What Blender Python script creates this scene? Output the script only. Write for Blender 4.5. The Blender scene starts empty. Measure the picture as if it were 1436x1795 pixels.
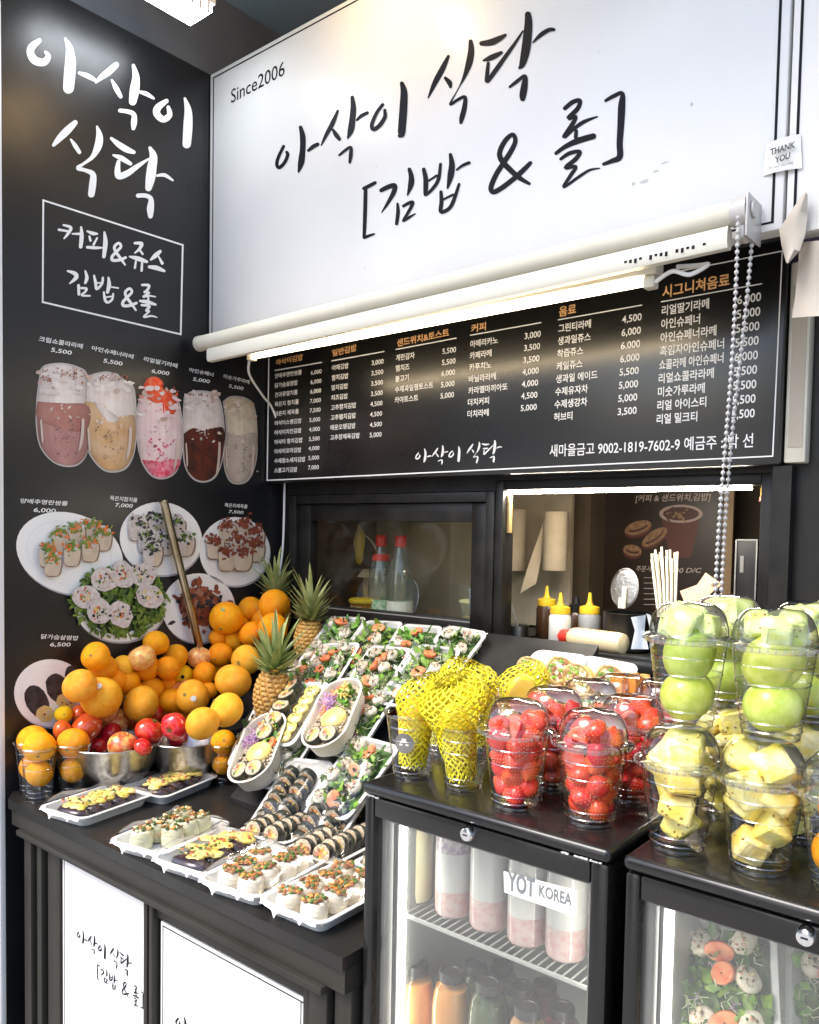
import bpy, bmesh, math, random
from mathutils import Vector, Matrix
R = math.radians
S = bpy.context.scene
COL = S.collection
# ------------------------------------------------------------------ camera
CAM = Vector((1.99, -0.91, 1.5))
F_PX, CX, CY = 1448.0, 718.0, 999.5            # focal length and principal point, in pixels of the 1436 x 1795 photograph
def cam_axes(yaw, pitch, roll):
    cy, sy = math.cos(yaw), math.sin(yaw)
    f = Vector((-sy*math.cos(pitch), cy*math.cos(pitch), math.sin(pitch)))
    r = Vector((cy, sy, 0)); u = r.cross(f)
    return math.cos(roll)*r + math.sin(roll)*u, -math.sin(roll)*r + math.cos(roll)*u, f
AR, AU, AF = cam_axes(R(39.53), R(-2.71), R(1.015))
cd = bpy.data.cameras.new('camera'); cam = bpy.data.objects.new('camera', cd); COL.objects.link(cam)
m = Matrix.Identity(4)
for i in range(3):
    m[i][0], m[i][1], m[i][2], m[i][3] = AR[i], AU[i], -AF[i], CAM[i]
cam.matrix_world = m
cd.sensor_fit = 'VERTICAL'; cd.sensor_height = 24; cd.lens = F_PX/1795*24
cd.shift_y = (CY-897.5)/1795; cd.clip_start = 0.02; cd.clip_end = 400
S.camera = cam
# ------------------------------------------------------------------ world, sun, exposure
W = bpy.data.worlds.new("World"); S.world = W; W.use_nodes = True
nt = W.node_tree
sky = nt.nodes.new('ShaderNodeTexSky'); sky.sky_type = 'NISHITA'; sky.sun_disc = False
SUN_EL, SUN_ROT = R(52), R(200)                # sun behind the camera, over its left shoulder
sky.sun_elevation = SUN_EL; sky.sun_rotation = SUN_ROT; sky.dust_density = 2.0; sky.ozone_density = 0.6
nt.links.new(sky.outputs[0], nt.nodes['Background'].inputs[0]); nt.nodes['Background'].inputs[1].default_value = 0.15
sl = bpy.data.lights.new('sun', 'SUN'); so = bpy.data.objects.new('sun', sl); COL.objects.link(so)
sl.energy = 1.5; sl.angle = R(28); sl.color = (1, .965, .91)
sd = Vector((math.sin(SUN_ROT)*math.cos(SUN_EL), math.cos(SUN_ROT)*math.cos(SUN_EL), math.sin(SUN_EL)))
so.rotation_euler = sd.to_track_quat('Z', 'Y').to_euler(); so.location = (1, -4, 6)
S.view_settings.view_transform = 'Standard'; S.view_settings.look = 'None'
S.view_settings.exposure = 1.45; S.view_settings.gamma = 1.0
cy = S.cycles
cy.use_denoising = True; cy.max_bounces = 10; cy.transparent_max_bounces = 40; cy.transmission_bounces = 6
cy.glossy_bounces = 4; cy.diffuse_bounces = 4; cy.caustics_reflective = False; cy.caustics_refractive = False
cy.sample_clamp_indirect = 6
# ------------------------------------------------------------------ pixel rays -> points on the stall's real planes
def ray(px, py): return ((px-CX)/F_PX)*AR - ((py-CY)/F_PX)*AU + AF
def on(px, py, ax, v):
    d = ray(px, py); return CAM + d*((v-CAM[ax])/d[ax])
def PX(px, py, v=0.0): return on(px, py, 0, v)
def PY(px, py, v): return on(px, py, 1, v)
def PZ(px, py, v): return on(px, py, 2, v)
def depth(p): return (Vector(p)-CAM).dot(AF)
# ------------------------------------------------------------------ materials
MATS = {}
def mat(name, col, rough=.5, metal=0., spec=.5, col2=None, nscale=30., lo=.35, hi=.65, bump=0., bscale=200., coat=0., rnd=0., sss=0., emit=0., ecol=None, crough=.05, detail=4, rvar=0., bdist=.002):
    if name in MATS: return MATS[name]
    M = bpy.data.materials.new(name); M.use_nodes = True; n = M.node_tree.nodes; l = M.node_tree.links
    b = n['Principled BSDF']; b.inputs['Base Color'].default_value = (*col, 1); b.inputs['Roughness'].default_value = rough
    b.inputs['Metallic'].default_value = metal; b.inputs['Specular IOR Level'].default_value = spec
    if coat: b.inputs['Coat Weight'].default_value = coat; b.inputs['Coat Roughness'].default_value = crough
    if sss: b.inputs['Subsurface Weight'].default_value = sss; b.inputs['Subsurface Radius'].default_value = (.01, .005, .002); b.inputs['Subsurface Scale'].default_value = 1
    if emit: b.inputs['Emission Color'].default_value = (*(ecol or col), 1); b.inputs['Emission Strength'].default_value = emit
    tc = n.new('ShaderNodeTexCoord'); out = None
    if col2:
        nz = n.new('ShaderNodeTexNoise'); nz.inputs['Scale'].default_value = nscale; nz.inputs['Detail'].default_value = detail
        l.new(tc.outputs['Object'], nz.inputs['Vector'])
        rp = n.new('ShaderNodeValToRGB'); rp.color_ramp.elements[0].position = lo; rp.color_ramp.elements[1].position = hi
        rp.color_ramp.elements[0].color = (*col, 1); rp.color_ramp.elements[1].color = (*col2, 1)
        l.new(nz.outputs[0], rp.inputs[0]); out = rp.outputs[0]
        if rnd:
            oi = n.new('ShaderNodeObjectInfo'); ad = n.new('ShaderNodeVectorMath'); ad.operation = 'ADD'
            mu = n.new('ShaderNodeMath'); mu.operation = 'MULTIPLY'; mu.inputs[1].default_value = 37.0
            l.new(oi.outputs['Random'], mu.inputs[0]); l.new(tc.outputs['Object'], ad.inputs[0]); l.new(mu.outputs[0], ad.inputs[1]); l.new(ad.outputs[0], nz.inputs['Vector'])
    if rnd:
        oi = n.new('ShaderNodeObjectInfo'); hs = n.new('ShaderNodeHueSaturation')
        mr = n.new('ShaderNodeMapRange'); mr.inputs['To Min'].default_value = .5-rnd*.08; mr.inputs['To Max'].default_value = .5+rnd*.08
        mv = n.new('ShaderNodeMapRange'); mv.inputs['To Min'].default_value = 1-rnd*.5; mv.inputs['To Max'].default_value = 1+rnd*.5
        l.new(oi.outputs['Random'], mr.inputs['Value']); l.new(mr.outputs[0], hs.inputs['Hue'])
        sn = n.new('ShaderNodeMath'); sn.operation = 'FRACT'; mm = n.new('ShaderNodeMath'); mm.operation = 'MULTIPLY'; mm.inputs[1].default_value = 7.3
        l.new(oi.outputs['Random'], mm.inputs[0]); l.new(mm.outputs[0], sn.inputs[0]); l.new(sn.outputs[0], mv.inputs['Value']); l.new(mv.outputs[0], hs.inputs['Value'])
        if out: l.new(out, hs.inputs['Color'])
        else: hs.inputs['Color'].default_value = (*col, 1)
        out = hs.outputs[0]
    if out: l.new(out, b.inputs['Base Color'])
    if rvar:                                   # smears and wiping marks: the gloss varies, not the colour
        rn = n.new('ShaderNodeTexNoise'); rn.inputs['Scale'].default_value = 7; rn.inputs['Detail'].default_value = 8; rn.inputs['Roughness'].default_value = .7
        l.new(tc.outputs['Object'], rn.inputs['Vector']); rm = n.new('ShaderNodeMapRange'); rm.inputs['From Min'].default_value = .3; rm.inputs['From Max'].default_value = .7
        rm.inputs['To Min'].default_value = max(.03, rough-rvar); rm.inputs['To Max'].default_value = rough+rvar; l.new(rn.outputs[0], rm.inputs['Value']); l.new(rm.outputs[0], b.inputs['Roughness'])
    if bump:
        bn = n.new('ShaderNodeTexNoise'); bn.inputs['Scale'].default_value = bscale; bn.inputs['Detail'].default_value = 3
        l.new(tc.outputs['Object'], bn.inputs['Vector'])
        bp = n.new('ShaderNodeBump'); bp.inputs['Strength'].default_value = bump; bp.inputs['Distance'].default_value = bdist
        l.new(bn.outputs[0], bp.inputs['Height']); l.new(bp.outputs[0], b.inputs['Normal'])
    MATS[name] = M; return M
def clear(name, tint=(1, 1, 1), rough=.03, k=1.0, base=.02, haze=0., hcol=(1, 1, 1), edge=.75, pw_=4.0):
    if name in MATS: return MATS[name]
    M = bpy.data.materials.new(name); M.use_nodes = True; n = M.node_tree.nodes; l = M.node_tree.links; n.clear()
    o = n.new('ShaderNodeOutputMaterial'); t = n.new('ShaderNodeBsdfTransparent'); t.inputs[0].default_value = (*tint, 1)
    g = n.new('ShaderNodeBsdfGlossy'); g.inputs['Roughness'].default_value = rough
    fr = n.new('ShaderNodeLayerWeight'); fr.inputs['Blend'].default_value = .5                      # Schlick's law, the same from both sides
    pw = n.new('ShaderNodeMath'); pw.operation = 'POWER'; pw.inputs[1].default_value = pw_; l.new(fr.outputs['Facing'], pw.inputs[0])
    mc = n.new('ShaderNodeMix'); mc.data_type = 'RGBA'; mc.inputs[6].default_value = (*tint, 1); mc.inputs[7].default_value = (*[q*edge for q in tint], 1); l.new(pw.outputs[0], mc.inputs[0]); l.new(mc.outputs[2], t.inputs[0])
    ma = n.new('ShaderNodeMath'); ma.operation = 'MULTIPLY_ADD'; ma.inputs[1].default_value = k; ma.inputs[2].default_value = base+.03; ma.use_clamp = True
    mx = n.new('ShaderNodeMixShader'); l.new(pw.outputs[0], ma.inputs[0]); l.new(ma.outputs[0], mx.inputs[0]); l.new(g.outputs[0], mx.inputs[2])
    if haze:
        d = n.new('ShaderNodeBsdfDiffuse'); d.inputs[0].default_value = (*hcol, 1); m2 = n.new('ShaderNodeMixShader'); m2.inputs[0].default_value = haze
        l.new(t.outputs[0], m2.inputs[1]); l.new(d.outputs[0], m2.inputs[2]); l.new(m2.outputs[0], mx.inputs[1])
    else: l.new(t.outputs[0], mx.inputs[1])
    l.new(mx.outputs[0], o.inputs[0]); MATS[name] = M; return M
# ------------------------------------------------------------------ mesh builder
class MB:
    def __init__(s): s.v = []; s.f = []; s.mi = []; s.M = Matrix.Identity(4)
    def add(s, vs, fs, mi=0):
        b = len(s.v); s.v += [tuple(s.M @ Vector(p)) for p in vs]
        for f in fs: s.f.append(tuple(b+i for i in f)); s.mi.append(mi)
    def box(s, lo, hi, mi=0, bev=0., seg=2):
        c = [(a+b)/2 for a, b in zip(lo, hi)]; d = [abs(b-a) for a, b in zip(lo, hi)]
        bm = bmesh.new(); bmesh.ops.create_cube(bm, size=1)
        for v in bm.verts: v.co = Vector((v.co.x*d[0], v.co.y*d[1], v.co.z*d[2]))
        if bev: bmesh.ops.bevel(bm, geom=bm.edges[:]+bm.verts[:], offset=min(bev, min(d)*.49), segments=seg, profile=.5, affect='EDGES')
        bm.verts.index_update()
        s.add([v.co+Vector(c) for v in bm.verts], [[v.index for v in f.verts] for f in bm.faces], mi); bm.free()
    def lathe(s, prof, seg=24, c=(0, 0, 0), mi=0, cap0=False, cap1=False, a0=0., a1=2*math.pi, wob=None):
        full = abs(a1-a0-2*math.pi) < 1e-6; n = seg if full else seg+1; vs = []; fs = []
        for k, (r, z) in enumerate(prof):
            for i in range(n):
                a = a0+(a1-a0)*i/seg; rr = r*(wob(a, k) if wob else 1)
                vs.append((c[0]+rr*math.cos(a), c[1]+rr*math.sin(a), c[2]+z))
        for k in range(len(prof)-1):
            for i in range(seg):
                j = (i+1) % n if full else i+1
                fs.append((k*n+i, k*n+j, (k+1)*n+j, (k+1)*n+i))
        if cap0: fs.append(tuple(range(n))[::-1])
        if cap1: fs.append(tuple((len(prof)-1)*n+i for i in range(n)))
        s.add(vs, fs, mi)
    def ell(s, c, r, seg=16, rings=10, mi=0, jit=0., rng=random, M=None):
        vs = []; fs = []
        for k in range(rings+1):
            t = math.pi*k/rings
            for i in range(seg):
                a = 2*math.pi*i/seg; j = 1+(rng.uniform(-jit, jit) if jit else 0)
                p = Vector((r[0]*math.sin(t)*math.cos(a)*j, r[1]*math.sin(t)*math.sin(a)*j, -r[2]*math.cos(t)*j))
                if M: p = M @ p
                vs.append(p+Vector(c))
        for k in range(rings):
            for i in range(seg):
                j = (i+1) % seg; fs.append((k*seg+i, k*seg+j, (k+1)*seg+j, (k+1)*seg+i))
        s.add(vs, fs, mi)
    def tube(s, path, r, seg=8, mi=0, cap=True):
        P = [Vector(p) for p in path]; n = len(P); rr = r if isinstance(r, (list, tuple)) else [r]*n; vs = []; fs = []
        up = None
        for k in range(n):
            t = (P[min(k+1, n-1)]-P[max(k-1, 0)]).normalized()
            if up is None: up = t.orthogonal().normalized()
            up = (up-t*up.dot(t)).normalized(); w = t.cross(up)
            for i in range(seg):
                a = 2*math.pi*i/seg; vs.append(P[k]+(up*math.cos(a)+w*math.sin(a))*rr[k])
        for k in range(n-1):
            for i in range(seg):
                j = (i+1) % seg; fs.append((k*seg+i, k*seg+j, (k+1)*seg+j, (k+1)*seg+i))
        if cap: fs.append(tuple(range(seg))[::-1]); fs.append(tuple((n-1)*seg+i for i in range(seg)))
        s.add(vs, fs, mi)
    def loft(s, secs, mi=0, cap0=False, cap1=False):
        n = len(secs[0]); vs = [p for q in secs for p in q]; fs = []
        for k in range(len(secs)-1):
            for i in range(n):
                j = (i+1) % n; fs.append((k*n+i, k*n+j, (k+1)*n+j, (k+1)*n+i))
        if cap0: fs.append(tuple(range(n))[::-1])
        if cap1: fs.append(tuple((len(secs)-1)*n+i for i in range(n)))
        s.add(vs, fs, mi)
    def poly(s, pts, mi=0): s.add(pts, [tuple(range(len(pts)))], mi)
    def mesh(s, name, mats, smooth=40):
        me = bpy.data.meshes.new(name); me.from_pydata(s.v, [], s.f)
        for q in (mats if isinstance(mats, (list, tuple)) else [mats]): me.materials.append(q)
        me.polygons.foreach_set('material_index', s.mi)
        if smooth: me.shade_smooth(); me.set_sharp_from_angle(angle=R(smooth))
        me.update(); return me
    def build(s, name, mats, parent=None, world=True, smooth=40):
        o = bpy.data.objects.new(name, s.mesh(name, mats, smooth)); COL.objects.link(o)
        if parent:
            o.parent = parent
            if world and parent.type == 'EMPTY': o.location = -parent.location
        return o
def tag(o, label, cat, group=None, kind=None):
    if label: o['label'] = label
    if cat: o['category'] = cat
    if group: o['group'] = group
    if kind: o['kind'] = kind
    return o
def thing(name, label, cat, loc=(0, 0, 0), group=None, rot=(0, 0, 0)):
    o = bpy.data.objects.new(name, None); COL.objects.link(o); o.location = loc; o.rotation_euler = rot; o.empty_display_size = .05
    return tag(o, label, cat, group)
def part(name, mesh, parent, loc=(0, 0, 0), rot=(0, 0, 0), sc=None):
    o = bpy.data.objects.new(name, mesh); COL.objects.link(o); o.parent = parent; o.location = loc; o.rotation_euler = rot
    if sc: o.scale = sc
    return o
def put(name, mesh, label, cat, loc, rot=(0, 0, 0), group=None, sc=None):
    o = bpy.data.objects.new(name, mesh); COL.objects.link(o); o.location = loc; o.rotation_euler = rot
    if sc: o.scale = sc
    return tag(o, label, cat, group)
# ------------------------------------------------------------------ lettering
_fc = {}
def glyphs(body, bold=0., shear=0.):
    k = (body, bold, shear)
    if k not in _fc:
        c = bpy.data.curves.new('lettering', 'FONT'); c.body = body; c.resolution_u = 3; c.offset = bold; c.shear = shear
        o = bpy.data.objects.new('lettering', c); COL.objects.link(o)
        dg = bpy.context.evaluated_depsgraph_get(); dg.update()
        me = bpy.data.meshes.new_from_object(o.evaluated_get(dg))
        vs = [(v.co.x, v.co.y) for v in me.vertices]; fs = [tuple(p.vertices) for p in me.polygons]
        bpy.data.objects.remove(o); bpy.data.curves.remove(c); bpy.data.meshes.remove(me)
        x0 = min(v[0] for v in vs); x1 = max(v[0] for v in vs)
        _fc[k] = ([((x-x0), y) for x, y in vs], fs, x1-x0)
    return _fc[k]
def text(mb, body, p0, p1, up, h, mi=0, bold=.012, shear=0.):
    """body on the world segment p0 -> p1 (its baseline), em height h along up"""
    vs, fs, w = glyphs(body, bold, shear); d = (Vector(p1)-Vector(p0))/w; u = Vector(up)*h; p0 = Vector(p0)
    mb.add([p0+d*x+u*y for x, y in vs], fs, mi)
def catmull(pts, n=6):
    P = [tuple(p) for p in pts]; out = []
    for i in range(len(P)-1):
        a, b, c, d = P[max(i-1, 0)], P[i], P[i+1], P[min(i+2, len(P)-1)]
        for k in range(n):
            t = k/n
            out.append(tuple(.5*(2*b[j]+(c[j]-a[j])*t+(2*a[j]-5*b[j]+4*c[j]-d[j])*t*t+(3*b[j]-a[j]-3*c[j]+d[j])*t**3) for j in range(len(b))))
    out.append(P[-1]); return out
def stroke2d(pts, n=6):
    """a brush stroke (x, y, width) as a strip of 2-D points and faces"""
    Q = catmull(pts, n); vs = []; fs = []
    def nrm(i):
        a, b = Q[max(i-1, 0)], Q[min(i+1, len(Q)-1)]; dx, dy = b[0]-a[0], b[1]-a[1]; L = math.hypot(dx, dy) or 1; return -dy/L, dx/L
    rows = []
    for e, idx in ((0, 0), (1, len(Q)-1)):                  # rounded ends
        nx, ny = nrm(idx); tx, ty = (ny, -nx); x, y, w = Q[idx]; w = abs(w)*.5; sg = -1 if e == 0 else 1
        cap = [(x+(nx*math.cos(a)+tx*sg*math.sin(a))*w, y+(ny*math.cos(a)+ty*sg*math.sin(a))*w) for a in [math.pi*k/6 for k in range(7)]]
        b = len(vs); vs += cap; fs.append(tuple(range(b, b+7)))
    b = len(vs)
    for i, (x, y, w) in enumerate(Q):
        nx, ny = nrm(i); w = abs(w)*.5; vs += [(x+nx*w, y+ny*w), (x-nx*w, y-ny*w)]
    for i in range(len(Q)-1): fs.append((b+2*i, b+2*i+1, b+2*i+3, b+2*i+2))
    return vs, fs
def strokes(mb, L, org, sc, place, mi=0, step=.00006, wk=1.0):
    """L strokes in enlarged-photo units; place(px, py, lift) -> world"""
    for k, st in enumerate(L):
        vs, fs = stroke2d([(org[0]+x/sc, org[1]+y/sc, wk*w/sc) for x, y, w in st])
        mb.add([place(x, y, step*(k+1)+step*.5*i/len(vs)) for i, (x, y) in enumerate(vs)], fs, mi)
def st(s):
    return [[tuple(float(q) for q in p.split(',')) for p in k.split()] for k in s.strip().split(';') if k.strip()]
rnd = random.Random(7)
# ================================================================== THE SETTING
M_black = mat('black_powder_coat', (.009, .009, .0095), .42, spec=.3, rvar=.14, col2=(.019, .0185, .018), nscale=9, bump=.05, bscale=300)
M_black2 = mat('black_anodised_frame', (.009, .0085, .0075), .38, spec=.3, rvar=.1, col2=(.019, .018, .016), nscale=14)
M_panel = mat('black_printed_panel', (.0065, .007, .009), .33, spec=.35, rvar=.07, col2=(.0105, .011, .013), nscale=4, coat=.22, crough=.27)
M_white = mat('white_sign_vinyl', (.78, .77, .755), .40, col2=(.75, .74, .725), nscale=5, coat=.25, crough=.2)
M_ink = mat('black_ink', (.006, .007, .012), .5, spec=.12)
M_lett = mat('white_lettering', (.82, .82, .82), .45)
M_orng = mat('orange_lettering', (.80, .46, .20), .45)
M_cream = mat('cream_plastic', (.68, .65, .55), .45, col2=(.60, .57, .47), nscale=12)
M_steel = mat('brushed_steel', (.55, .54, .52), .3, metal=1., col2=(.42, .41, .39), nscale=40)
M_chrome = mat('chrome', (.75, .75, .75), .12, metal=1.)
M_pave = mat('concrete_paving', (.34, .325, .30), .85, col2=(.44, .42, .39), nscale=2.5, bump=.3, bscale=60)

g = MB(); n = 24
g.add([(-60, -60, 0), (60, -60, 0), (60, 60, 0), (-60, 60, 0)], [(0, 1, 2, 3)]); tag(g.build('pavement', M_pave), None, None, kind='structure')

# building behind the stall: the wall over the signs, the soffit, the pier beside the black panel
bld = thing('building', 'dark arcade building behind and above the juice stall with purple soffit', 'building', (1, 1, 0))
M_teal = mat('painted_wall', (.30, .23, .38), .7, col2=(.40, .28, .40), nscale=3, bump=.2, bscale=30)
M_purp = mat('soffit_paint', (.20, .30, .36), .6, col2=(.28, .38, .42), nscale=2.2)
w = MB(); w.box((-.9, 1.75, 0), (4.2, 1.9, 4)); w.box((-.9, .95, 2.1), (4.2, 1.05, 3.04)); w.build('wall', M_teal, bld)
w = MB(); w.box((-1.4, -.25, 3.04), (4.2, 2.0, 3.14)); w.build('soffit', M_purp, bld)
w = MB(); w.box((-.9, -.12, 0), (-.035, .94, 3.04)); w.build('pier', mat('pier_paint', (.10, .105, .12), .6, col2=(.15, .155, .17), nscale=3), bld)
p = PY(150, 10, .4)
w = MB(); w.box((-.30, .02, 2.87), (-.02, .17, 3.03), bev=.01); w.build('green_patch', mat('green_paint', (.02, .16, .07), .5), bld)
w = MB(); w.tube([(.38, .925, 2.2), (.38, .925, 3.04)], .014, 10); w.build('pipe', mat('pipe_grey', (.30, .31, .30), .5), bld)
w = MB(); w.tube(catmull([(.24, .935, 3.04), (.245, .93, 2.9), (.235, .93, 2.75), (.245, .935, 2.5)]), .004, 6); w.build('cable', mat('cable_grey', (.25, .25, .25), .5), bld)

# facade across the street (seen as reflections in the glass)
fac = thing('street_building', 'pale brick building across the street mirrored in the fridge glass', 'building', (2, -9, 0))
M_brick = bpy.data.materials.new('pale_brick'); M_brick.use_nodes = True
_n = M_brick.node_tree.nodes; _l = M_brick.node_tree.links; _b = _n['Principled BSDF']; _b.inputs['Roughness'].default_value = .85
_t = _n.new('ShaderNodeTexBrick'); _t.inputs['Scale'].default_value = 5; _t.inputs[1].default_value = (.55, .50, .44, 1); _t.inputs[2].default_value = (.62, .56, .48, 1); _t.inputs[3].default_value = (.48, .47, .44, 1)
_c = _n.new('ShaderNodeTexCoord'); _r = _n.new('ShaderNodeMapping'); _r.inputs['Rotation'].default_value = (R(90), 0, 0); _l.new(_c.outputs['Object'], _r.inputs[0]); _l.new(_r.outputs[0], _t.inputs[0]); _l.new(_t.outputs[0], _b.inputs['Base Color'])
w = MB(); w.box((-8, -12, 0), (-2.6, -9, 4.6)); w.box((2.2, -12, 0), (13, -9, 4.6)); w.build('wall', M_brick, fac)
M_wgl = mat('dark_window_glass', (.03, .035, .04), .08)
for i in range(7):
    x = -7.2+i*2.9
    if -4 < x < 2.0: continue
    for z in (.6, 2.7):
        w = MB(); w.box((x, -9.0, z), (x+1.1, -8.97, z+1.5)); o = w.build('window', M_wgl, fac)
        w = MB(); w.box((x-.07, -9.0, z-.1), (x+1.17, -8.9, z-.03)); w.build('sill', mat('sill_white', (.7, .7, .68), .6), o, world=False)

# ================================================================== BLACK SIDE PANEL
pan = thing('advertising_panel', 'tall black side panel printed with drinks, roll plates and white brush lettering', 'sign', (0, .4, 0))
w = MB(); w.box((-.03, -.012, 0), (0, .90, 2.785)); w.build('board', M_panel, pan)
w = MB(); w.box((-.034, -.026, 0), (.003, -.0125, 2.79), bev=.002); w.build('edge_trim', mat('white_edge_trim', (.72, .72, .72), .35), pan)
L1 = st("""175,95,40 120,140,60 105,190,60 140,250,65 210,265,60 245,220,45 225,185,25;380,80,20 410,150,55 420,260,85 412,380,90 405,470,85;490,350,25 560,375,40 620,410,25;
780,285,45 720,340,55 660,385,40 620,425,15;745,405,15 780,470,40 815,535,30;915,290,25 935,380,55 925,480,75 910,575,60;970,500,25 1020,515,35 1075,550,18;810,645,30 880,655,35 920,680,38 920,740,48 915,785,30;
1175,570,35 1110,620,55 1100,670,55 1150,715,50 1200,680,45 1190,620,30;1320,550,20 1345,640,55 1345,760,72 1335,910,66""")
L2 = st("""310,150,55 230,230,80 150,310,70 85,385,35;265,325,20 310,390,45 355,460,40;540,190,20 565,290,70 550,400,80 490,510,45 400,580,30 340,625,45 420,650,40 495,690,60 495,790,75 480,900,70;
690,315,30 770,380,60 850,430,65 925,460,40;710,490,20 790,520,55 890,580,40;765,560,40 755,640,60 770,710,70 860,680,65 960,610,50 1080,530,20;1095,415,35 1130,500,80 1115,620,100 1100,730,100 1080,835,70;1170,705,25 1250,700,40 1335,755,20;970,915,45 1050,915,45 1105,950,50 1100,1050,75 1100,1130,50""")
AMP = "830,395,26 770,418,30 705,420,30 700,385,30 740,340,28 785,290,26 765,255,26 725,285,28 730,330,28 780,400,28 825,465,18"
L3 = st("""230,80,20 300,105,30 275,160,30 235,210,15;185,125,25 270,140,20;315,165,15 380,165,25;400,100,20 405,190,40 395,290,35;460,140,18 510,160,35 555,165,20;480,190,20 490,230,25;555,205,18 520,270,22;460,295,28 540,300,30 600,300,18;625,150,20 635,250,45 620,385,35;"""+AMP+""";
920,255,25 985,260,35 965,310,30 920,350,15;970,325,18 995,360,22;870,385,18 950,405,45 1035,435,28;930,430,20 920,495,22;990,440,22 985,520,25;1165,335,30 1120,375,45 1075,415,20;1150,385,15 1185,450,30;1060,485,30 1130,495,45 1205,525,25;
270,525,20 340,550,40 350,590,40 290,645,15;440,525,18 455,590,35 440,640,25;375,665,28 378,750,28;400,690,22 450,695,25 440,725,22 405,760,20 485,765,18;525,570,20 540,640,30 550,700,25 600,650,25 610,590,22;545,640,15 600,640,15;665,590,20 670,660,40 655,730,30;695,680,15 760,690,15;620,730,20 630,800,28 655,830,25 700,800,22 710,745,18;630,780,15 700,770,15;
935,835,26 875,858,30 810,860,30 805,825,30 845,780,28 890,730,26 870,695,26 830,725,28 835,770,28 885,840,28 930,905,18;
990,660,22 1055,665,28 1040,710,25 1010,730,20 1060,735,20 1000,775,22 1060,765,18 1120,775,12;1050,780,20 1050,810,20;970,815,22 1040,825,38 1120,850,22;985,855,22 1060,865,28 1030,910,25 1060,915,18 1005,970,20 1080,960,18 1135,975,10""")
LFT = lambda x, y, l=0: PX(x, y, .0008+l)
w = MB(); strokes(w, L1, (30, 50), 4.4875, LFT); strokes(w, L2, (80, 190), 5.983, LFT); w.build('brush_lettering', M_lett, pan)
w = MB()
def pline(mb, pts, wd, place, mi=0, closed=False):
    """flat line of width wd (photo pixels) along pts"""
    P = list(pts)+([pts[0]] if closed else [])
    for k in range(len(P)-1):
        (x0, y0), (x1, y1) = P[k], P[k+1]; L = math.hypot(x1-x0, y1-y0); nx, ny = -(y1-y0)/L*wd/2, (x1-x0)/L*wd/2; tx, ty = (x1-x0)/L*wd/2, (y1-y0)/L*wd/2
        mb.poly([place(a, b, .00003*k) for a, b in ((x0-tx+nx, y0-ty+ny), (x1+tx+nx, y1+ty+ny), (x1+tx-nx, y1+ty-ny), (x0-tx-nx, y0-ty-ny))], mi)
pline(w, [(76, 351), (320.5, 429.5), (317, 586), (75, 529.5)], 3.0, LFT, closed=True); strokes(w, L3, (70, 380), 5.523, LFT)
w.build('boxed_lettering', M_lett, pan)
def cap(w, body, a, b, h, shear=.15, bold=.012): text(w, body, LFT(*a), LFT(*b), (0, 0, 1), h*(.62 if body[0].isdigit() else .60), 0, bold, shear)
CAPS = (('크림쇼콜라라떼', (68, 597), (146, 611), .023), ('5,500', (89, 616), (126, 622), .023), ('아인슈페너라떼', (161, 613), (235, 629), .022), ('5,500', (181, 635), (215, 641), .023),
        ('리얼딸기라떼', (252, 632), (312, 645), .023), ('6,000', (266, 653), (297, 658), .023), ('아인슈페너', (332, 651), (375, 660), .022), ('5,000', (338, 667), (368, 672), .023), ('미숫가루라떼', (392, 662), (438, 673), .022), ('5,500', (401, 679), (427, 684), .022),
        ('양배추명란쌈롤', (36, 881), (119, 886), .021), ('6,000', (59, 897), (98, 899), .023), ('묵은지참치롤', (193, 876), (241, 880), .022), ('7,000', (202, 888), (233, 890), .022),
        ('묵은지제육롤', (394, 888), (434, 891), .022), ('7,500', (401, 899), (427, 901), .021), ('닭가슴살쌈밥', (72, 1119), (138, 1122), .022), ('6,500', (88, 1133), (124, 1133), .022))
for k in range(0, len(CAPS), 2):
    w = MB(); cap(w, *CAPS[k]); cap(w, *CAPS[k+1]); w.build('price_lettering', M_lett, pan)

# ---- printed pictures on the panel: flat polygons, stacked a few tenths of a millimetre apart
PR = {}
def pm(name, c, c2=None, sc=60., **k):
    return mat('print_'+name, c, .42, col2=c2, nscale=sc, **k) if c2 else mat('print_'+name, c, .42)
class Print:
    def __init__(s, org, sc): s.mb = MB(); s.mats = []; s.org = org; s.sc = sc; s.l = .0004
    def mi(s, m):
        if m not in s.mats: s.mats.append(m)
        return s.mats.index(m)
    def poly(s, pts, m, smooth=True):
        P = catmull(list(pts)+[pts[0]], 5)[:-1] if smooth else pts
        s.l += .00004; i = s.mi(m)
        s.mb.poly([PX(s.org[0]+x/s.sc, s.org[1]+y/s.sc, s.l) for x, y in P][::-1], i)
    def ell(s, x, y, rx, ry, m, rot=0, n=20, jit=0.):
        ca, sa = math.cos(R(rot)), math.sin(R(rot)); P = []
        for k in range(n):
            a = 2*math.pi*k/n; j = 1+rnd.uniform(-jit, jit); u, v = rx*j*math.cos(a), ry*j*math.sin(a); P.append((x+u*ca-v*sa, y+u*sa+v*ca))
        s.poly(P, m, False)
    def build(s, name, label): o = s.mb.build(name, s.mats, pan); o['label'] = label; return o
foam = pm('foam', (0.669, 0.603, 0.581), (0.591, 0.503, 0.481), 40); shine = pm('glass_edge', (0.512, 0.490, 0.490))
choc = pm('cocoa', (0.267, 0.068, 0.034)); pinkl = pm('cocoa_milk', (0.378, 0.190, 0.179), (0.327, 0.150, 0.139), 20); cof = pm('milk_coffee', (0.501, 0.290, 0.135), (0.551, 0.374, 0.230), 25)
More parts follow.
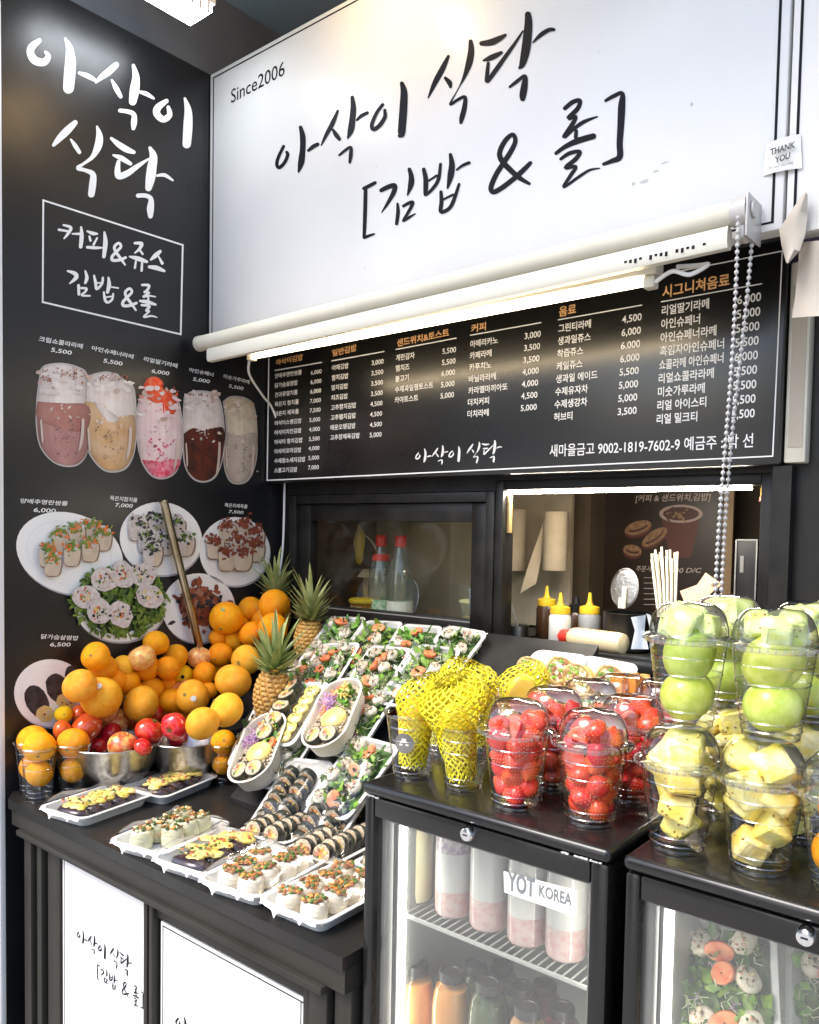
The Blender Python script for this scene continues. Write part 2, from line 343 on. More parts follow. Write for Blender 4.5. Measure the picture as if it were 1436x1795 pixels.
berry = pm('berry_pink', (0.602, 0.027, 0.093), (0.710, 0.268, 0.334), 70); strawb = pm('strawberry', (0.713, 0.027, 0.000), (0.771, 0.151, 0.062), 90); milk = pm('pink_milk', (0.712, 0.579, 0.579), (0.668, 0.491, 0.513), 30)
blackc = pm('black_coffee', (0.028, 0.008, 0.006), (0.117, 0.017, 0.006), 22); grain = pm('grain_drink', (0.376, 0.310, 0.265), (0.425, 0.359, 0.315), 18)
glasses = [
 ([(205, 262), (240, 236), (330, 228), (420, 250), (465, 290), (470, 420), (475, 560), (468, 690), (420, 760), (345, 773), (270, 745), (205, 670), (182, 560), (185, 420)], foam, [([(190, 430), (330, 440), (470, 450), (472, 560), (466, 690), (418, 752), (345, 764), (272, 738), (210, 665), (188, 560)], pinkl), ([(188, 430), (330, 442), (470, 455), (472, 560), (400, 590), (280, 560), (188, 520)], pm('cocoa_dark', (0.315, 0.116, 0.094), (0.364, 0.165, 0.143), 20))], (choc, (215, 235, 455, 330), 42), 'printed glass of chocolate latte with cocoa shavings'),
 ([(440, 312), (480, 287), (580, 275), (680, 330), (715, 380), (725, 560), (712, 700), (670, 780), (600, 803), (530, 785), (460, 700), (432, 590), (430, 450)], foam, [([(436, 430), (500, 440), (560, 500), (620, 540), (700, 500), (720, 560), (707, 700), (664, 772), (600, 794), (534, 777), (466, 695), (438, 590)], cof), ([(490, 430), (560, 470), (625, 520), (600, 540), (530, 500)], foam)], (choc, (490, 285, 670, 330), 22), 'printed glass of tan cream coffee latte'),
 ([(730, 400), (800, 370), (900, 385), (945, 430), (965, 560), (962, 700), (930, 800), (860, 838), (790, 820), (735, 740), (707, 600), (712, 480)], milk, [([(738, 735), (840, 745), (952, 735), (925, 798), (860, 830), (794, 813)], berry), ([(745, 355), (770, 310), (815, 300), (855, 325), (860, 365), (900, 372), (922, 410), (930, 470), (905, 500), (880, 430), (820, 440), (770, 410)], strawb)], (strawb, (730, 360, 940, 480), 26), 'printed glass of strawberry latte with chopped strawberries on top'),
 ([(960, 405), (1010, 374), (1110, 380), (1162, 430), (1183, 560), (1176, 720), (1140, 820), (1080, 855), (1010, 838), (962, 760), (950, 600)], foam, [([(958, 600), (1010, 570), (1080, 585), (1178, 570), (1172, 720), (1134, 812), (1080, 846), (1014, 830), (968, 755)], blackc)], (choc, (990, 380, 1120, 420), 12), 'printed glass of black coffee under white cream'),
 ([(1165, 430), (1210, 402), (1290, 410), (1340, 460), (1355, 600), (1350, 740), (1310, 840), (1250, 865), (1195, 840), (1168, 740), (1182, 580)], pm('pale_foam', (0.577, 0.510, 0.422), (0.514, 0.437, 0.337), 50), [([(1186, 590), (1260, 610), (1350, 600), (1345, 740), (1304, 832), (1250, 857), (1200, 832), (1174, 740)], grain)], (pm('nut', (0.491, 0.347, 0.170)), (1190, 415, 1330, 470), 26), 'printed glass of grey brown grain latte'),
]
for body, base, layers, (dm, (x0, y0, x1, y1), cnt), lab in glasses:
    P = Print((0, 560), 2.9917); mx = sum(q[0] for q in body)/len(body); body = [(mx+(x-mx)*.955, y) for x, y in body]; layers = [([(mx+(x-mx)*.95, y) for x, y in L], m_) for L, m_ in layers]
    P.poly(body, shine); cx = sum(q[0] for q in body)/len(body); cyy = sum(q[1] for q in body)/len(body)
    P.poly([(cx+(x-cx)*.975, cyy+(y-cyy)*.985) for x, y in body], base)
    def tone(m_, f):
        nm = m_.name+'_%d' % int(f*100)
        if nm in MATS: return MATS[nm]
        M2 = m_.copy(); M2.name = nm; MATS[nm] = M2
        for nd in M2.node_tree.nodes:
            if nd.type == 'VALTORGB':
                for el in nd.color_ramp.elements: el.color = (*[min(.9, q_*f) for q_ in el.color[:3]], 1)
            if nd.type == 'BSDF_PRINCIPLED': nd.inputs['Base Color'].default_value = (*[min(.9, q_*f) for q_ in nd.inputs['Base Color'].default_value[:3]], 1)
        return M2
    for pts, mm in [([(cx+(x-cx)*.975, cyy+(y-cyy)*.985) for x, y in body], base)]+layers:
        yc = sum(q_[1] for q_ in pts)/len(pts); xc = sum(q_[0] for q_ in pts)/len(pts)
        for f, sx_ in ((.62, 1), (.76, .95), (.88, .88), (1.0, .76), (1.10, .52), (1.2, .28)): P.poly([(xc-(1-sx_)*8+(x-xc)*sx_, yc+(y-yc)*(1-(1-sx_)*.10)) for x, y in pts], tone(mm, f))  # stepped tones print rounded shading into each drink picture
    for k in range(40):
        x, y = rnd.gauss(cx, 45), rnd.uniform(cyy-40, max(q_[1] for q_ in body)-50)
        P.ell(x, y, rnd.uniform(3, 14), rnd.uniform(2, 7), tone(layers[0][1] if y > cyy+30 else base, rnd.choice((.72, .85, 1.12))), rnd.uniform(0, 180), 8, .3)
    xs = [q[0] for q in body]; xl, xr = min(xs), max(xs)
    for k in range(26): P.ell(rnd.uniform(xl+15, xr-25), rnd.uniform(y0-5, y1+55), rnd.uniform(8, 26), rnd.uniform(5, 14), (pm('cream_light', (0.719, 0.652, 0.630)), pm('cream_dark', (0.486, 0.353, 0.309)))[k % 2] if k < 14 else base, rnd.uniform(-30, 30), 10, .25)
    P.poly([(xl+(xr-xl)*.86, cyy+30), (xl+(xr-xl)*.91, cyy+40), (xl+(xr-xl)*.88, cyy+150), (xl+(xr-xl)*.80, cyy+200), (xl+(xr-xl)*.84, cyy+120)], pm('glass_light', (0.564, 0.453, 0.409)))
    P.poly([(xl+(xr-xl)*.08, cyy+40), (xl+(xr-xl)*.11, cyy+40), (xl+(xr-xl)*.14, cyy+140), (xl+(xr-xl)*.11, cyy+150)], pm('glass_light', (0.564, 0.453, 0.409)))
    for k in range(cnt): P.ell(rnd.uniform(x0, x1), rnd.gauss((y0+y1)/2, (y1-y0)/4), rnd.uniform(3, 9), rnd.uniform(2, 5), dm, rnd.uniform(0, 180), 7, .3)
    for k in range(6):
        x = rnd.uniform(cx-80, cx+70); y = rnd.uniform(cyy+20, cyy+160); P.ell(x, y, rnd.uniform(1.5, 4), rnd.uniform(3, 9), pm('bubble', (0.109, 0.054, 0.043)), rnd.uniform(0, 60), 6, .3)
    P.build('printed_drink', lab)
plate_w = pm('plate_white', (.86, .85, .84), (.82, .81, .80), 6); plate_sh = pm('plate_rim', (0.409, 0.398, 0.431)); cream_roll = pm('roll_wrap', (0.614, 0.526, 0.426), (0.537, 0.426, 0.316), 30)
greenb = pm('herb', (0.081, 0.159, 0.015), (0.185, 0.274, 0.041), 120); redb = pm('fish_roe', (0.605, 0.096, 0.000), (0.684, 0.219, 0.064), 120); darkm = pm('meat', (0.095, 0.023, 0.012), (0.267, 0.068, 0.034), 150); seaw = pm('seaweed', (0.011, 0.011, 0.018), (0.040, 0.040, 0.051), 60)
whitef = pm('rice_white', (0.649, 0.605, 0.583), (0.505, 0.428, 0.428), 90); yel = pm('egg_yellow', (0.679, 0.491, 0.126), (0.699, 0.588, 0.312), 80)
def rolls(P, spots, wrap, tops, w=60, h=95):
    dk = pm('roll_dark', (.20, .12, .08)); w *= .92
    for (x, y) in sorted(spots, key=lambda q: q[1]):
        P.poly([(x-w*.44, y), (x+w*.58, y+4), (x+w*.54, y+h*.88), (x+4, y+h*1.06), (x-w*.44, y+h*.92)], dk)  # printed drop shadow, a dark shape offset under the roll
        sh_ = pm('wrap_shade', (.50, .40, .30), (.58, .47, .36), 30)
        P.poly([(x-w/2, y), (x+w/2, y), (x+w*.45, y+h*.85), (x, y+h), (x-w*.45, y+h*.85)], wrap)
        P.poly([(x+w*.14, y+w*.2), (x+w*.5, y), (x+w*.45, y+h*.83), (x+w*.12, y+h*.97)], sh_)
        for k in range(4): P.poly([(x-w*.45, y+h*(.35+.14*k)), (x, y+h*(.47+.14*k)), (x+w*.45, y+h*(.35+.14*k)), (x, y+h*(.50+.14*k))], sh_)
        P.ell(x, y, w*.52, w*.36, whitef, 0, 14, .08)
        for k in range(46): P.ell(x+rnd.gauss(0, w*.25), y-2+rnd.gauss(0, w*.18), rnd.uniform(5, 14), rnd.uniform(3, 10), tops[rnd.randrange(len(tops))], rnd.uniform(0, 180), 7, .35)
def plate(cx, cy, rx, ry, rot=0):
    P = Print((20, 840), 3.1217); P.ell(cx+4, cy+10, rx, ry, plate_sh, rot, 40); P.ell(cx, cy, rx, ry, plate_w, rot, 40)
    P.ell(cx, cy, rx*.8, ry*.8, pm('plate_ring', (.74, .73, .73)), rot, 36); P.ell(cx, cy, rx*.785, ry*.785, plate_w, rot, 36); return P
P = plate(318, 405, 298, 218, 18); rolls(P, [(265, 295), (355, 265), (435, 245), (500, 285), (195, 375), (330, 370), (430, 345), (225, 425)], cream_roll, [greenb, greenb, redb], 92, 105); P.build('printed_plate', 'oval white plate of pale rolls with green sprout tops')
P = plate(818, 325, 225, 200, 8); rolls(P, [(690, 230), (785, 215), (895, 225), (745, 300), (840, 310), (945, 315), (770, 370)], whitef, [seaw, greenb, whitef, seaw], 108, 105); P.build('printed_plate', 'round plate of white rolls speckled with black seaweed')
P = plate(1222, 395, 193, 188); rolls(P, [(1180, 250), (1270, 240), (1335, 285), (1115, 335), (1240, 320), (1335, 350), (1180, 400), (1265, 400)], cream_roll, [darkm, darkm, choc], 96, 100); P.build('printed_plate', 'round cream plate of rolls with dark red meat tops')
P = plate(1025, 705, 200, 190)
P.ell(1035, 695, 120, 100, darkm, 0, 16, .12)
for k in range(150): P.ell(rnd.gauss(1035, 62), rnd.gauss(690, 52), rnd.uniform(12, 30), rnd.uniform(8, 18), (darkm, seaw, choc, pm('meat_red', (0.231, 0.043, 0.021), (0.375, 0.131, 0.076), 150), pm('meat_pale', (0.330, 0.153, 0.108)))[rnd.randrange(5)], rnd.uniform(0, 180), 9, .3)
P.build('printed_plate', 'round white plate of glossy dark meat pieces')
P = plate(595, 690, 250, 200)
P.ell(595, 675, 226, 172, pm('leaf_shadow', (0.024, 0.046, 0.013)), 0, 30, .06)
for k in range(330):
    a = rnd.uniform(0, 6.28); r = math.sqrt(rnd.uniform(0, 1.12)); P.ell(595+250*r*math.cos(a), 670+190*r*math.sin(a), rnd.uniform(14, 34), rnd.uniform(5, 12), (greenb, pm('leaf_dark', (0.038, 0.093, 0.016), (0.080, 0.158, 0.025), 90), greenb)[k % 3], rnd.uniform(0, 180), 8, .3)
for (x, y) in ((510, 550), (610, 520), (720, 520), (410, 640), (760, 640), (480, 720), (600, 740)):
    P.ell(x, y, 76, 64, whitef, rnd.uniform(0, 90), 14, .1)
    for k in range(22): P.ell(x+rnd.gauss(0, 32), y+rnd.gauss(0, 24), rnd.uniform(4, 12), rnd.uniform(3, 8), (redb, greenb, yel, seaw)[rnd.randrange(4)], rnd.uniform(0, 180), 7, .3)
P.build('printed_plate', 'deep bowl of green salad with white rice balls')
P = plate(215, 1170, 200, 185)
for (x, y, ww, hh, rr) in ((140, 1215, 62, 95, -25), (255, 1145, 62, 85, -25), (345, 1075, 50, 60, -25)):
    P.ell(x, y, ww, hh, seaw, rr, 16, .04); P.ell(x+45, y+70, 52, 44, yel, 10, 14, .1)
    for k in range(10): P.ell(x+45+rnd.gauss(0, 22), y+70+rnd.gauss(0, 18), 7, 5, (whitef, yel, choc)[k % 3], rnd.uniform(0, 180), 7, .3)
P.build('printed_plate', 'white plate of thick seaweed rolls behind the tomatoes')

# ================================================================== WHITE SIGN
sgn = thing('shop_sign', 'large white sign with black brush lettering above the menu board', 'sign', (.78, .6, 2.4))
SX1 = 1.566
w = MB(); w.box((.004, .57, 2.018), (SX1, .61, 2.782), bev=.003); w.build('board', M_white, sgn)
w = MB(); w.box((.004, .612, 2.03), (SX1, .66, 2.76)); w.build('casing', M_black2, sgn)
SG = lambda x, y, l=0: PY(x, y, .57-.0008-l)
w = MB(); B = .0115
for lo, hi in (((.018, 2.030), (SX1-.014, 2.030+.0035)), ((.018, 2.7665), (SX1-.014, 2.770)), ((.018, 2.0337), (.0215, 2.7663)), ((SX1-.0185, 2.0337), (SX1-.014, 2.7663))):
    w.box((lo[0], .5692, lo[1]), (hi[0], .5700-.00001, hi[1]))
w.build('border_line', M_ink, sgn)
B1 = st("""150,975,30 100,1080,32 85,1150,34 110,1180,34 160,1130,34 190,1060,34 180,1030,28;315,790,35 335,880,55 335,1000,55 320,1130,60 295,1222,20;390,1015,28 440,975,40 480,955,36;675,630,25 620,760,45 560,870,35 515,965,12;630,815,25 660,865,45 690,905,35;
815,500,35 825,600,55 815,720,60 800,820,60 770,895,15;860,720,22 900,680,32 960,650,33;690,1060,22 750,1010,28 800,985,30 800,1060,38 790,1130,25;1110,570,30 1050,650,32 1005,760,38 1020,810,40 1080,770,40 1130,690,38 1130,625,30;1295,365,40 1315,450,65 1310,600,75 1300,740,75 1290,850,70 1275,872,40""")
B2 = st("""310,545,30 250,670,55 180,800,50 115,945,15;280,755,30 320,800,50 330,840,30;525,400,40 530,490,60 510,610,65 465,740,35 410,850,10 325,1010,22 400,965,30 470,940,35 465,1040,48 440,1140,50 430,1188,30;630,420,45 720,410,65 800,375,55 860,340,30;650,585,20 730,555,55 820,510,35;
695,610,30 685,720,40 685,790,35 760,690,45 860,550,40 960,410,30 1030,300,15;1080,140,60 1085,220,75 1075,350,85 1055,500,85 1025,620,60 1000,655,30;1130,410,15 1200,340,40 1280,290,40 1330,285,32;905,840,25 970,790,35 1050,735,35 1045,830,65 1030,920,65 1028,955,50""")
B3 = st("""225,540,35 160,575,40 105,600,35;125,605,40 120,850,42 110,1110,35;112,1115,35 165,1095,30 215,1078,20;290,620,45 360,585,50 430,570,50 420,640,50 360,750,35 295,850,12;585,400,40 605,480,55 600,560,60 565,670,15;460,760,25 465,850,40 450,970,35;520,785,30 575,755,35 620,745,35 600,800,35 555,880,32 520,940,28 580,905,28 645,865,15;
735,400,40 755,500,50 755,620,48 755,668,30 830,600,35 890,500,38 910,345,30;785,520,20 870,465,25;1015,245,35 1030,350,60 1015,470,65 985,595,20;1080,405,20 1140,360,30 1210,330,34;915,635,32 920,740,42 915,845,40 1000,810,38 1050,720,38 1105,555,28;940,715,22 1040,665,25""")
B4 = st("""440,750,40 360,830,50 270,910,50 150,1000,50 80,1030,50 60,980,50 110,860,50 180,750,50 250,640,50 295,540,45 270,475,42 200,530,48 145,640,50 160,720,55 240,810,55 330,890,50 430,950,30;775,220,40 850,160,45 920,145,40 900,220,45 810,315,45 880,300,35 850,370,45 765,500,40 860,420,35 960,350,38 1090,300,14;885,440,35 880,500,40;690,655,35 780,590,45 900,535,60 1050,490,58;
735,710,30 820,655,40 920,640,38 880,710,45 780,795,38 880,785,35 830,870,38 760,985,25 900,890,30 1010,820,25 1110,800,12;1170,145,30 1250,100,40 1330,75,40 1325,200,70 1315,400,65 1305,560,60 1305,690,60 1230,730,45 1150,760,32""")
SETS = ((B1, (470, 80), 5.523), (B2, (730, 0), 5.523), (B3, (620, 230), 5.983), (B4, (850, 150), 5.523))
w = MB()
for L, org, sc in SETS: strokes(w, L, org, sc, SG)
w.build('brush_lettering', M_ink, sgn)
w = MB(); text(w, 'Since2006', SG(405, 181), SG(499, 131), (0, 0, 1), .052, 0, .004); w.build('small_lettering', M_ink, sgn)
w = MB()
for (px, py, rx, rz_) in ((1212, 183, .003, .004), (1130, 318, .010, .003), (1150, 300, .006, .002), (1165, 285, .008, .0015), (660, 292, .002, .002), (1110, 322, .004, .003), (640, 470, .003, .0015), (905, 460, .012, .001), (1050, 90, .0015, .0015)):
    p = SG(px, py); w.add([p+Vector((rx*math.cos(k*.7)*rnd.uniform(.6, 1.2), 0, rz_*math.sin(k*.7)*rnd.uniform(.6, 1.2))) for k in range(9)], [tuple(range(9))])
o = w.build('scuff_marks', mat('grey_scuff', (.52, .51, .49), .7), sgn); o['kind'] = 'stuff'
sg2 = thing('white_sign', 'second white sign board with black border, right of the shop sign', 'sign', (1.9, .6, 2.4))
ww = MB(); ww.box((SX1+.0045, .571, 2.005), (2.6, .61, 2.80), bev=.003); ww.build('board', M_white, sg2)
ww = MB(); ww.box((SX1+.016, .5702, 2.02), (SX1+.0205, .5709, 2.79)); ww.build('border_line', M_ink, sg2)
card = PY(1372, 272, .565)
ty = thing('paper_card', 'small white THANK YOU card taped across the joint of the two white signs', 'card', card)
a, b, c, d = PY(1343, 252, .566), PY(1403, 234, .566), PY(1406, 294, .566), PY(1337, 308, .566)
w = MB(); nx = 8
for i in range(nx+1):
    t = i/nx; bow = .006*math.sin(t*math.pi)
    for q in (a.lerp(b, t), d.lerp(c, t)): w.v.append(tuple(q+Vector((0, -bow+.002, 0))))
for i in range(nx): w.f.append((2*i, 2*i+1, 2*i+3, 2*i+2)); w.mi.append(0)
w.build('card', mat('card_paper', (.80, .79, .76), .7), ty)
w = MB()
for body, p0, p1, h, bd in (('THANK', (1350, 272), (1394, 258), .014, .03), ('YOU', (1358, 286), (1385, 277), .014, .03), ('for your visit today', (1348, 297), (1391, 287), .007, 0)): text(w, body, PY(*p0, .5575), PY(*p1, .5575), (0, 0, 1), h, 0, bd)
w.build('lettering', mat('grey_ink', (.05, .05, .05), .6), ty)

# ================================================================== MENU BOARD
mn = thing('menu_board', 'wide black menu board with white price columns and orange headings under the lamp', 'menu board', (.76, .8, 1.85))
M_menu = mat('black_menu_acrylic', (.009, .0088, .0085), .3, rvar=.05, col2=(.012, .0117, .011), nscale=5, coat=.6, crough=.24)
w = MB(); w.box((.006, .79, 1.642), (1.515, .835, 2.075), bev=.004); w.build('board', M_menu, mn)
MNp = lambda x, y, l=0: PY(x, y, .79-.0008-l)
w = MB(); pline(w, [(471.8, 600), (468.4, 842), (1354.6, 799.5), (1371.5, 440)], 2.2, MNp)
pline(w, [(1371.5, 440), (1147, 484)], 2.2, MNp)
for a, b in (((482.5, 649.3), (563.7, 635.3)), ((582, 632.6), (673, 616.2)), ((694.7, 612.5), (799.3, 592.8)), ((825, 587.6), (948, 565.6)), ((979, 560.6), (1124.6, 535)), ((1159.8, 529), (1335.2, 497.4))): pline(w, [a, b], 2.0, MNp)
w.build('border_line', M_lett, mn)
w = MB()
for body, a, b, h in (('아삭이김밥', (484, 640), (531, 630), .026), ('일반김밥', (582.5, 624), (625, 614), .027), ('샌드위치&토스트', (696, 607), (787, 588), .028), ('커피', (826, 582), (852, 577), .028), ('음료', (980, 554), (1010, 548), .032), ('시그니쳐음료', (1161, 521), (1279, 499), .036)):
    w = MB(); text(w, body, MNp(*a), MNp(*b), (0, 0, 1), h*.78, 0, .022); w.build('heading_lettering', M_orng, mn)
def column(items, a0, a1, p0, p1, adv, h):
    w = MB(); n = len(items)-1
    for i, (t, pr) in enumerate(items):
        s_ = i/n; a = MNp(a0[0]+(a1[0]-a0[0])*s_, a0[1]+(a1[1]-a0[1])*s_); p = MNp(p0[0]+(p1[0]-p0[0])*s_, p0[1]+(p1[1]-p0[1])*s_)
        wd = glyphs(t, .018)[2]*adv*(.86 if t.startswith('쇼콜라떼') else 1); text(w, t, a, a+Vector((wd, 0, 0)), (0, 0, 1), h*.76, 0, .018)
        wp = glyphs(pr, .012)[2]*adv*1.12; text(w, pr, p-Vector((wp, 0, 0)), p, (0, 0, 1), h*.80, 0, .012)
    w.build('price_lettering', M_lett, mn)
w = MB()
def adv(items, a, b, k=0):   # em advance so that the k-th item ends where the photograph shows it
    return (MNp(*b)-MNp(*a)).x/glyphs(items[k][0], .018)[2]
c1 = [('양배추명란쌈롤', '6,000'), ('닭가슴살쌈밥', '6,000'), ('견과류멸치롤', '6,000'), ('묵은지 참치롤', '7,000'), ('묵은지 제육롤', '7,500'), ('아삭이스팸김밥', '5,000'), ('아삭이치킨김밥', '4,000'), ('아삭이 참치김밥', '5,500'), ('아삭이꼬마김밥', '4,000'), ('수제왕소세지김밥', '5,000'), ('소불고기김밥', '7,000')]
column(c1, (482, 663), (481, 828), (564, 654), (559, 822), adv(c1, (482, 663), (529, 654)), .021)
c2 = [('야채김밥', '3,000'), ('참치김밥', '3,500'), ('멸치김밥', '3,500'), ('치즈김밥', '3,500'), ('고추참치김밥', '4,500'), ('고추멸치김밥', '4,500'), ('매운오뎅김밥', '4,500'), ('고추장제육김밥', '5,000')]
column(c2, (582, 649), (579, 771), (672.5, 637), (669, 765), adv(c2, (582, 649), (611, 643)), .022)
c3 = [('계란감자', '5,500'), ('햄치즈', '5,500'), ('불고기', '6,000'), ('수제과일잼토스트', '5,000'), ('카야토스트', '5,000')]
column(c3, (694, 632), (692, 706), (799.5, 617), (796, 696), adv(c3, (694, 632), (727, 626)), .024)
c4 = [('아메리카노', '3,000'), ('카페라떼', '3,500'), ('카푸치노', '3,500'), ('바닐라라떼', '4,000'), ('카라멜마끼아또', '4,000'), ('더치커피', '4,500'), ('더치라떼', '5,000')]
column(c4, (824.4, 608.5), (819.4, 731), (948, 590), (941, 718), adv(c4, (824.4, 608.5), (873, 600)), .025)
c5 = [('그린티라떼', '4,500'), ('생과일쥬스', '6,000'), ('착즙쥬스', '6,000'), ('케일쥬스', '6,000'), ('생과일 에이드', '5,500'), ('수제유자차', '5,000'), ('수제생강차', '5,000'), ('허브티', '3,500')]
column(c5, (979, 582), (971, 737), (1124.7, 561), (1116, 725), adv(c5, (979, 582), (1036, 573)), .027)
c6 = [('리얼딸기라떼', '6,000'), ('아인슈페너', '5,000'), ('아인슈페너라떼', '5,500'), ('흑임자아인슈페너', '5,500'), ('쇼콜라떼 아인슈페너', '6,000'), ('리얼쇼콜라라떼', '5,500'), ('미숫가루라떼', '5,500'), ('리얼 아이스티', '5,500'), ('리얼 밀크티', '5,500')]
column(c6, (1160, 552), (1151, 742), (1334, 527), (1323, 731), adv(c6, (1160, 552), (1243, 537)), .030)
text(w, '새마을금고 9002-1819-7602-9 예금주 : 박 선', MNp(963.5, 799), MNp(1320, 782), (0, 0, 1), .031, 0, .008)
w.build('account_lettering', M_lett, mn)
def sign_uv(x, z): return Vector((x, .79-.0008, z))
def brush_copy(mb, sets, src0, src1, dst0, dst1, y, mi=0, wk=1.0, vk=1.0):
    """the sign's brush lettering again, smaller: src0->src1 (photo points on the sign) lands on dst0->dst1"""
    s0, s1 = PY(*src0, .57), PY(*src1, .57); k = (dst1.x-dst0.x)/(s1.x-s0.x)
    def place(px, py, l):
        p = PY(px, py, .57); return Vector((dst0.x+(p.x-s0.x)*k, y-l, dst0.z+(p.z-s0.z)*k*vk))
    for L, org, sc in sets: strokes(mb, L, org, sc, place, mi, wk=wk)
w = MB(); brush_copy(w, SETS[:2], (485, 290), (975, 52), MNp(729, 803), MNp(881, 775), .7892, vk=.95); w.build('brush_lettering', M_lett, mn)
w = MB(); w.box((1.5185, .80, 1.645), (1.558, .85, 2.03), 0, .004); w.box((1.526, .7985, 1.675), (1.552, .80-.0002, 1.985), 1)
w.build('light_box', [M_cream, mat('beige_inset', (.42, .37, .30), .5)], mn)

# ================================================================== ROLLER BLIND, TUBE LAMP
bl = thing('roller_blind', 'rolled up cream roller blind with bead chain hanging below the white sign', 'blind', (.78, .5, 2.0))
yb = .515; zl, zr = 2.014, 2.040; zt = zr
w = MB(); w.tube([(.048+(1.502-.048)*k/12, yb, zl+(zr-zl)*k/12) for k in range(13)], .0205, 28)
w.build('fabric_roll', mat('blind_fabric', (.66, .63, .53), .8, col2=(.61, .58, .48), nscale=9, bump=.12, bscale=500), bl)
w = MB(); x0, x1 = .085, 1.498; hs = lambda x: zl+(zr-zl)*(x-.048)/1.454
w.loft([[(x, yb+a, hs(x)+b_) for a, b_ in ((-.010, -.022), (.010, -.022), (.012, -.03), (.012, -.050), (.008, -.057), (-.008, -.057), (-.012, -.050), (-.012, -.03))] for x in (x0, x1)], 0, True, True)
for i in range(16):
    x = 1.315+i*.0095
    if i % 5 != 4: w.box((x, yb-.0127, hs(x)-.046-.002*(i % 3)), (x+.005, yb-.0122, hs(x)-.042), 1)
w.build('bottom_rail', [mat('rail_cream', (.68, .66, .57), .5), M_ink], bl)
w = MB()
w.box((1.530, yb-.024, zt-.048), (1.534, yb+.05, zt+.022), 0, .0015); w.tube([(1.503, yb, zt), (1.512, yb, zt)], .023, 24); w.tube([(1.5125, yb, zt), (1.5295, yb, zt)], .027, 24); w.tube([(1.5355, yb, zt), (1.539, yb, zt)], .014, 20); w.box((1.5145, yb-.022, zt-.050), (1.5285, yb+.016, zt-.028), 0, .004)
w.build('bracket', mat('clear_grey_plastic', (.52, .50, .48), .25), bl)
w = MB(); w.tube([(.034, yb, zl-.0003), (.0475, yb, zl)], .0215, 20); w.build('end_cap', M_cream, bl)
w = MB()
for k, (dx, dy) in enumerate(((0, -.030), (.006, .020))):
    x0, z0 = 1.521+dx, zt-.02; z1 = 1.215; path = []
    N = 74
    for i in range(N+1):
        t = i/N; x = x0-.022*t+.003*math.sin(t*7+k); y = yb+dy+(.02 if k == 0 else -.066)*t*(1-.4*t); z = z0+(z1-z0)*t; path.append((x, y, z))
    w.tube(path, .0009, 5)
    for p_ in path: w.ell(p_, (.0039, .0039, .0041), 8, 6)
w.tube([(1.500, yb-.018, 1.215), (1.502, yb-.02, 1.205), (1.506, yb-.02, 1.215)], .0009, 5)
w.build('bead_chain', mat('grey_beads', (.50, .49, .48), .28, metal=.2), bl)

lp = thing('fluorescent_lamp', 'lit fluorescent batten lamp running under the blind above the menu', 'lamp', (.8, .56, 1.95))
M_tube = mat('lit_tube', (1, .93, .8), .5, emit=7.0, ecol=(1, .80, .52))
w = MB(); w.box((.235, .537, 1.975), (1.36, .575, 2.005), bev=.004); w.build('batten', M_cream, lp)
w = MB(); w.tube([(.225, .555, 1.967), (1.332, .555, 1.969)], .0100, 16); w.build('tube', M_tube, lp)
for x0, x1 in ((.206, .2245), (1.3325, 1.355)):
    w = MB(); w.box((x0, .543, 1.952), (x1, .567, 1.9745), bev=.004); w.build('end_cap', M_cream, lp)
w = MB(); w.tube(catmull([(1.355, .55, 1.962), (1.39, .54, 1.972), (1.42, .545, 1.962), (1.45, .55, 1.975), (1.43, .56, 1.98), (1.39, .56, 1.985)]), .004, 6); w.build('lead', M_lett, lp)
cb = MB(); cb.tube(catmull([(.206, .555, 1.96), (.15, .60, 1.93), (.09, .70, 1.89), (.05, .775, 1.86), (.03, .84, 1.75), (.03, .842, 1.6), (.028, .84, 1.45), (.024, .83, 1.36), (.03, .80, 1.28)]), .0035, 6)
tag(cb.build('power_cable', M_lett), 'thin white cable hanging down the corner from the tube lamp to the pineapples', 'cable')
# lamps hung under the soffit, in front of the sign's top edge
ol = thing('louvre_lamp', 'lit white louvred strip lamp hanging at the top edge of the black panel', 'lamp', (.2, .2, 2.85))
w = MB(); w.box((.145, .15, 2.795), (.255, .40, 2.835), 0, .004); w.build('housing', mat('lamp_white', (.7, .7, .69), .5), ol)
w = MB(); w.box((.155, .155, 2.78), (.245, .395, 2.7945)); w.build('diffuser', mat('lit_diffuser', (1, 1, 1), .5, emit=9.0, ecol=(.86, .93, 1)), ol)
w = MB()
for i in range(10): w.box((.2475, .16+i*.024, 2.77), (.2535, .166+i*.024, 2.7948))
w.build('louvre', mat('louvre_grey', (.45, .42, .38), .5), ol)
for y in (.2, .36):
    w = MB(); w.tube([(.2, y, 2.83), (.2, y, 3.04)], .006, 8); w.build('hanger', M_steel, ol)
wl = thing('bulb_lamp', 'warm round bulb hanging above the white sign and mirrored in it', 'lamp', (.72, .37, 2.8))
w = MB(); w.ell((.72, .37, 2.80), (.04, .04, .045), 20, 14); w.build('bulb', mat('lit_bulb', (1, .7, .35), .5, emit=22.0, ecol=(1, .66, .30)), wl)
w = MB(); w.tube([(.72, .37, 2.845), (.72, .37, 2.90)], .018, 12); w.tube([(.72, .37, 2.90), (.72, .37, 3.04)], .004, 6); w.build('socket', M_black, wl)

